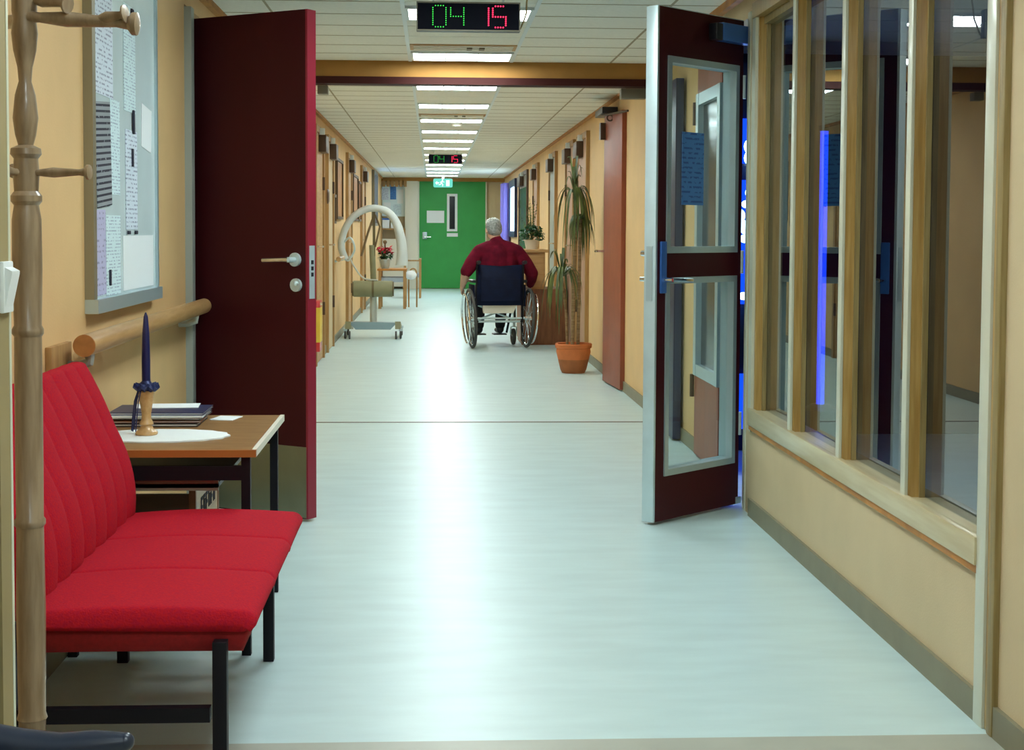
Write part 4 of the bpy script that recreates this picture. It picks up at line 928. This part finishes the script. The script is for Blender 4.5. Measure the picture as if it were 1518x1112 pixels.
# ================================================================= PATIENT LIFT
lf = thing('patient_lift', 'off-white patient lift with padded arch standing by the doors', 'patient lift', (-0.655, 16.3, 0))
P = [(-0.30, 0.86-0.0), (-0.345, 1.00), (-0.315, 1.17), (-0.225, 1.32), (-0.09, 1.405), (0.04, 1.42), (0.165, 1.375), (0.255, 1.25), (0.30, 1.08), (0.315, 0.93), (0.31, 0.80)]
def smooth_path(p, k=6):
    out = []
    for i in range(len(p)-1):
        a = Vector(p[max(i-1, 0)]); b = Vector(p[i]); c_ = Vector(p[i+1]); d = Vector(p[min(i+2, len(p)-1)])
        for j in range(k):
            t = j/k; out.append(0.5*((2*b)+(-a+c_)*t+(2*a-5*b+4*c_-d)*t*t+(-a+3*b-3*c_+d)*t**3))
    out.append(Vector(p[-1])); return out
pp = smooth_path([(x, -0.06, z) for x, z in P])
rad = [0.038+0.030*max(0, (i/len(pp)-0.5)*2)**1.2 for i in range(len(pp))]
MB().tube(pp, rad, n=16).build('padded_arch', 'lift_pad', lf)
MB().tube(smooth_path([(-0.345, -0.06, 1.02), (-0.25, -0.10, 1.10), (-0.20, -0.10, 0.98), (-0.26, -0.08, 0.86), (-0.30, -0.06, 0.86)]), 0.012, n=8).build('grab_loop', 'steel', lf)
MB().cyl((0.0, 0, 0.16), (0.0, 0, 0.62), 0.038).build('column', 'lift_white', lf)
MB().cyl((0.0, 0, 0.62), (-0.015, 0, 1.02), 0.032).build('column', 'khaki', lf)
B(-0.008, 0.02, -0.02, 0.02, 0.9, 1.40).build('mast', 'khaki_dark', lf)
bt = MB().cyl((-0.21, -0.10, 0.545), (0.21, -0.10, 0.545), 0.088, n=28).build('roller', 'khaki', lf)
for s_ in (-1, 1): MB().cyl((s_*0.21, -0.10, 0.545), (s_*0.225, -0.10, 0.545), 0.080, n=28).build('roller_cap', 'khaki_dark', lf)
MB().cyl((-0.012, -0.10, 0.545), (0.012, -0.10, 0.545), 0.092, n=28).build('roller_band', 'khaki_dark', lf)
MB().tube([(0, 0, 1.33), (-0.06, -0.04, 1.15), (-0.13, -0.06, 0.90)], 0.012, n=6).build('strap', 'strap', lf)
MB().tube([(0.02, 0, 1.35), (0.07, -0.03, 1.22), (0.02, -0.03, 1.0)], 0.010, n=6).build('strap', 'strap', lf)
MB().tube(smooth_path([(-0.26, -0.08, 0.90), (-0.20, -0.10, 0.78), (-0.10, -0.10, 0.66), (0.05, -0.12, 0.64)]), 0.010, n=8).build('hose', 'lift_white', lf)
MB().prism([(-0.26, 0.175), (-0.19, 0.10), (0.19, 0.10), (0.26, 0.175), (0.20, 0.175), (-0.20, 0.185)], -0.10, 0.05).build('base_plate', 'base_blue', lf)
for s_ in (-1, 1):
    MB().prism([(-0.16, 0.11), (0.42, 0.07), (0.42, 0.11), (-0.12, 0.19)], s_*0.27-0.03, s_*0.27+0.03, 'x').build('base_leg', 'khaki', lf)
    for yy in (-0.12, 0.40):
        c_ = MB().torus((s_*0.30, yy, 0.045), 0.033, 0.012, n=20, m=8).cyl((s_*0.30-0.010, yy, 0.045), (s_*0.30+0.010, yy, 0.045), 0.03).build('caster', 'tyre', lf)
        MB().box(s_*0.30-0.02, s_*0.30+0.02, yy-0.02, yy+0.02, 0.085, 0.115, bev=0.004).build('caster_fork', 'steel', c_)
for s_ in (-1, 1): MB().cyl((s_*0.26-0.0, -0.17, 0.045), (s_*0.26-0.018*s_, -0.17, 0.045), 0.044).build('caster', 'tyre', lf)

# ================================================================= LEFT CORRIDOR FURNISHINGS
fx = thing('fire_cabinet', 'red fire box with yellow label beside the open maroon door', 'fire equipment', (-0.99, 12.5, 0.38))
B(-0.05, 0.05, -0.12, 0.12, -0.21, 0.215, bev=0.01).build('case', 'red_box', fx)
B(0.0, 0.0515, -0.123, 0.10, -0.13, 0.16).build('label', 'yellow', fx)
MB().cyl((0.05, -0.08, 0.19), (0.065, -0.08, 0.19), 0.012).build('knob', 'chrome', fx)
h2 = thing('handrail', 'short beech handrail on the wall just before the patient lift', 'handrail', (-0.97, 15.26, 0.885))
MB().cyl((0, 0, 0), (0, 0.72, 0), 0.026).build('rail', 'beech', h2)
for yy in (0.1, 0.6): MB().cyl((-0.07, yy, -0.03), (0, yy, -0.01), 0.013).build('bracket', 'steel', h2)
pics = [(15.35, 15.60, 1.25, 1.55, 'small dark framed picture before the patient lift'), (15.8, 16.8, 1.30, 1.95, 'tall dark framed picture above the patient lift'), (19.0, 20.2, 1.30, 1.90, 'dark framed picture past the tan door with closer'), (20.4, 21.0, 1.30, 1.85, 'second dark framed picture further down past the same door')]
for a, b, c_, d, lab in pics:
    t = thing('framed_picture', lab, 'picture', (CL, (a+b)/2, (c_+d)/2), 0, 'framed pictures on the corridor wall')
    hy, hz = (b-a)/2, (d-c_)/2
    fb = MB()
    for q in ((-hy, hy, hz-0.03, hz), (-hy, hy, -hz, -hz+0.03), (-hy, -hy+0.03, -hz+0.03, hz-0.03), (hy-0.03, hy, -hz+0.03, hz-0.03)): fb.box(0, 0.03, *q)
    fb.build('frame', 'frame_dark', t); B(0.002, 0.012, -hy+0.03, hy-0.03, -hz+0.03, hz-0.03).build('picture', 'orange_wood', t)
wcl = thing('wall_plaque', 'small dark oval plaque on the tan door casing', 'plaque', (CL+0.037, 14.12, 1.50))
MB().lathe([(0.07, 0), (0.07, 0.01), (0.05, 0.02)], (0, 0, 0), 24, (1, 0, 0)).build('plate', 'closer_brown', wcl)
wdw = thing('window_2', 'narrow bluish window at the end of the left corridor wall', 'window', (CL, 25.9, 1.75), 0, None, 'structure')
B(0.0, 0.012, -0.75, 0.75, -0.45, 0.38).build('pane', mat('pale_blue_pane', (0.3, 0.45, 0.9), 0.2, emit=(0.3, 0.5, 1.0), estr=0.55), wdw)
fb = MB()
for q in ((-0.8, 0.8, 0.38, 0.44), (-0.8, 0.8, -0.5, -0.45), (-0.8, -0.75, -0.45, 0.38), (0.75, 0.8, -0.45, 0.38), (-0.02, 0.02, -0.45, 0.38)): fb.box(0, 0.05, *q)
fb.build('frame', 'grey_brown', wdw)
w3 = thing('window_3', 'bright daylit window on the wall beyond the seated man', 'window', (CR, 26.2, 1.62), 0, None, 'structure')
B(-0.02, 0.0, -0.95, 0.85, -0.45, 0.32).build('pane', 'E_day', w3)
fb = MB()
for q in ((-1.0, 0.9, 0.32, 0.45), (-1.0, 0.9, -0.55, -0.45), (-1.03, -0.95, -0.45, 0.32), (0.85, 0.92, -0.45, 0.32)): fb.box(-0.05, 0, *q)
fb.build('frame', 'dark_blue', w3)
ct = MB()
for k in range(9): ct.tube([(1.33+0.03*math.sin(k*2.1), 27.2+k*0.09, 0.02), (1.33+0.03*math.sin(k*2.1), 27.2+k*0.09, 2.05)], 0.05, n=10)
tag(ct.build('curtain', 'purple'), 'violet floor length curtain beyond the bright window', 'curtain')
# far noticeboard & shelf
fn = thing('noticeboard', 'white paper covered noticeboard left of the green door', 'noticeboard', (-0.83, ENDY-0.06, 1.75))
B(-0.20, 0.27, 0, 0.05, -0.30, 0.33).build('board', 'board', fn)
B(0.27, 0.30, -0.02, 0.05, -0.32, 0.35).build('side_frame', 'closer_brown', fn)
for i, (x, z, w_, h_, m_, lab) in enumerate(((-0.14, 0.15, 0.07, 0.12, 'print_a', 'white sheet at top of the far noticeboard'), (0.02, 0.17, 0.06, 0.13, 'blue_sheet', 'blue sheet at top of the far noticeboard'), (0.16, 0.10, 0.06, 0.14, 'paper', 'plain white sheet beside the blue one on the far board'),
                                (-0.10, -0.13, 0.07, 0.11, 'paper', 'white sheet low on the far noticeboard'), (0.10, -0.16, 0.08, 0.10, 'print_b', 'typed sheet low on the far noticeboard'))):
    o = B(-w_, w_, -0.004, 0, -h_, h_).build('paper_notice', m_); o.location = (-0.83+x, ENDY-0.061, 1.75+z); tag(o, lab, 'notice', 'papers on the far noticeboard')
sb = thing('shelf_unit', 'pale shelf unit with white boxes under the far noticeboard', 'shelf', (-0.83, ENDY-0.2, 0))
B(-0.22, 0.27, -0.12, 0.12, 1.18, 1.21).build('shelf', 'oak', sb); B(-0.22, -0.19, -0.12, 0.12, 0, 1.18).build('side', 'oak', sb); B(0.24, 0.27, -0.12, 0.12, 0, 1.18).build('side', 'oak', sb)
B(-0.19, 0.24, -0.10, 0.12, 0.05, 1.0).build('front', 'cream_plastic', sb); 
for x, z, lab in ((-0.12, 1.21, 'white box with blue lid edge on the far shelf'), (0.05, 1.21, 'second white box on the far shelf, nearer the green door')):
    o = thing('storage_box', lab, 'box', (-0.83+x, ENDY-0.2, z)); B(-0.07, 0.07, -0.08, 0.08, 0, 0.17, bev=0.004).build('body', 'paper', o); B(-0.073, 0.073, -0.083, 0.083, 0.17, 0.20).build('lid', 'blue_metal' if x < 0 else 'paper', o)
# table with poinsettia
ft = thing('side_table', 'light wooden table with grey lower shelf behind the patient lift', 'table', (-0.60, 22.6, 0))
B(-0.24, 0.20, -0.3, 0.3, 0.57, 0.60, bev=0.004).build('tabletop', 'orange_wood', ft)
B(-0.20, 0.17, -0.27, 0.27, 0.40, 0.47, bev=0.01).build('shelf', 'seat_grey', ft)
for (x, yy) in ((-0.20, -0.27), (0.17, -0.27), (-0.20, 0.27), (0.17, 0.27)): B(x-0.022, x+0.022, yy-0.022, yy+0.022, 0, 0.57).build('leg', 'oak', ft)
po = thing('poinsettia', 'red poinsettia in a pale pot on the far wooden table', 'plant', (-0.73, 22.5, 0.60))
MB().lathe([(0.06, 0), (0.085, 0.13), (0.09, 0.14), (0.07, 0.14), (0.02, 0.13)], n=20).build('pot', 'alu', po)
for nm, m_, zc, n_, seed in (('leaves', 'leaf_dark', 0.20, 90, 1), ('bracts', 'flower_red', 0.27, 70, 2)):
    mb = MB(); rr = random.Random(seed)
    for k in range(n_):
        a = rr.uniform(0, 6.28); r_ = rr.uniform(0.02, 0.11); p = Vector((r_*math.cos(a), r_*math.sin(a), zc+rr.uniform(-0.05, 0.06))); q = Euler((rr.uniform(-0.9, 0.9), rr.uniform(-0.9, 0.9), a)).to_matrix()
        v = [mb.bm.verts.new(p+q @ Vector(u)*0.04) for u in ((-0.6, 0, 0), (0, 0.5, 0.1), (1, 0, -0.1), (0, -0.5, 0.1))]; mb.bm.faces.new(v)
    stuff(mb.build(nm, m_, po))
MB().cyl((0, 0, 0.13), (0, 0, 0.40), 0.012).ball((0, 0, 0.40), 0.03, 8).build('stem', 'strap', po)
# wooden armchair further on
wa = thing('wooden_armchair', 'light wooden armchair near the green door', 'chair', (-0.36, 26.0, 0))
for (x, yy, h_) in ((-0.13, -0.25, 0.66), (0.13, -0.25, 0.66), (-0.13, 0.25, 0.66), (0.13, 0.25, 0.66)): B(x-0.018, x+0.018, yy-0.018, yy+0.018, 0, h_).build('leg', 'oak', wa)
for x in (-0.13, 0.13): B(x-0.022, x+0.022, -0.28, 0.28, 0.66, 0.685).build('armrest', 'oak', wa)
B(-0.12, 0.12, -0.24, 0.24, 0.36, 0.43, bev=0.015).build('seat', 'seat_grey', wa)
B(-0.15, -0.10, -0.23, 0.23, 0.43, 0.66, bev=0.015).build('backrest', 'lift_white', wa)
B(-0.14, 0.14, -0.262, -0.238, 0.64, 0.665).build('rail', 'oak', wa)
wb = thing('walking_frame', 'folded steel walker with grey cushion beside the wooden armchair', 'walker', (-0.372, 22.6, 0))
MB().tube(smooth_path([(-0.0, 0, 0.01), (0.0, 0, 0.45), (0.03, 0, 0.58), (0.10, 0, 0.58), (0.12, 0, 0.45), (0.12, 0, 0.01)]), 0.012, n=8).build('frame', 'oak', wb)
MB().ball((0.03, -0.03, 0.50), (0.09, 0.05, 0.07), 10).build('cushion', 'paper', wb)
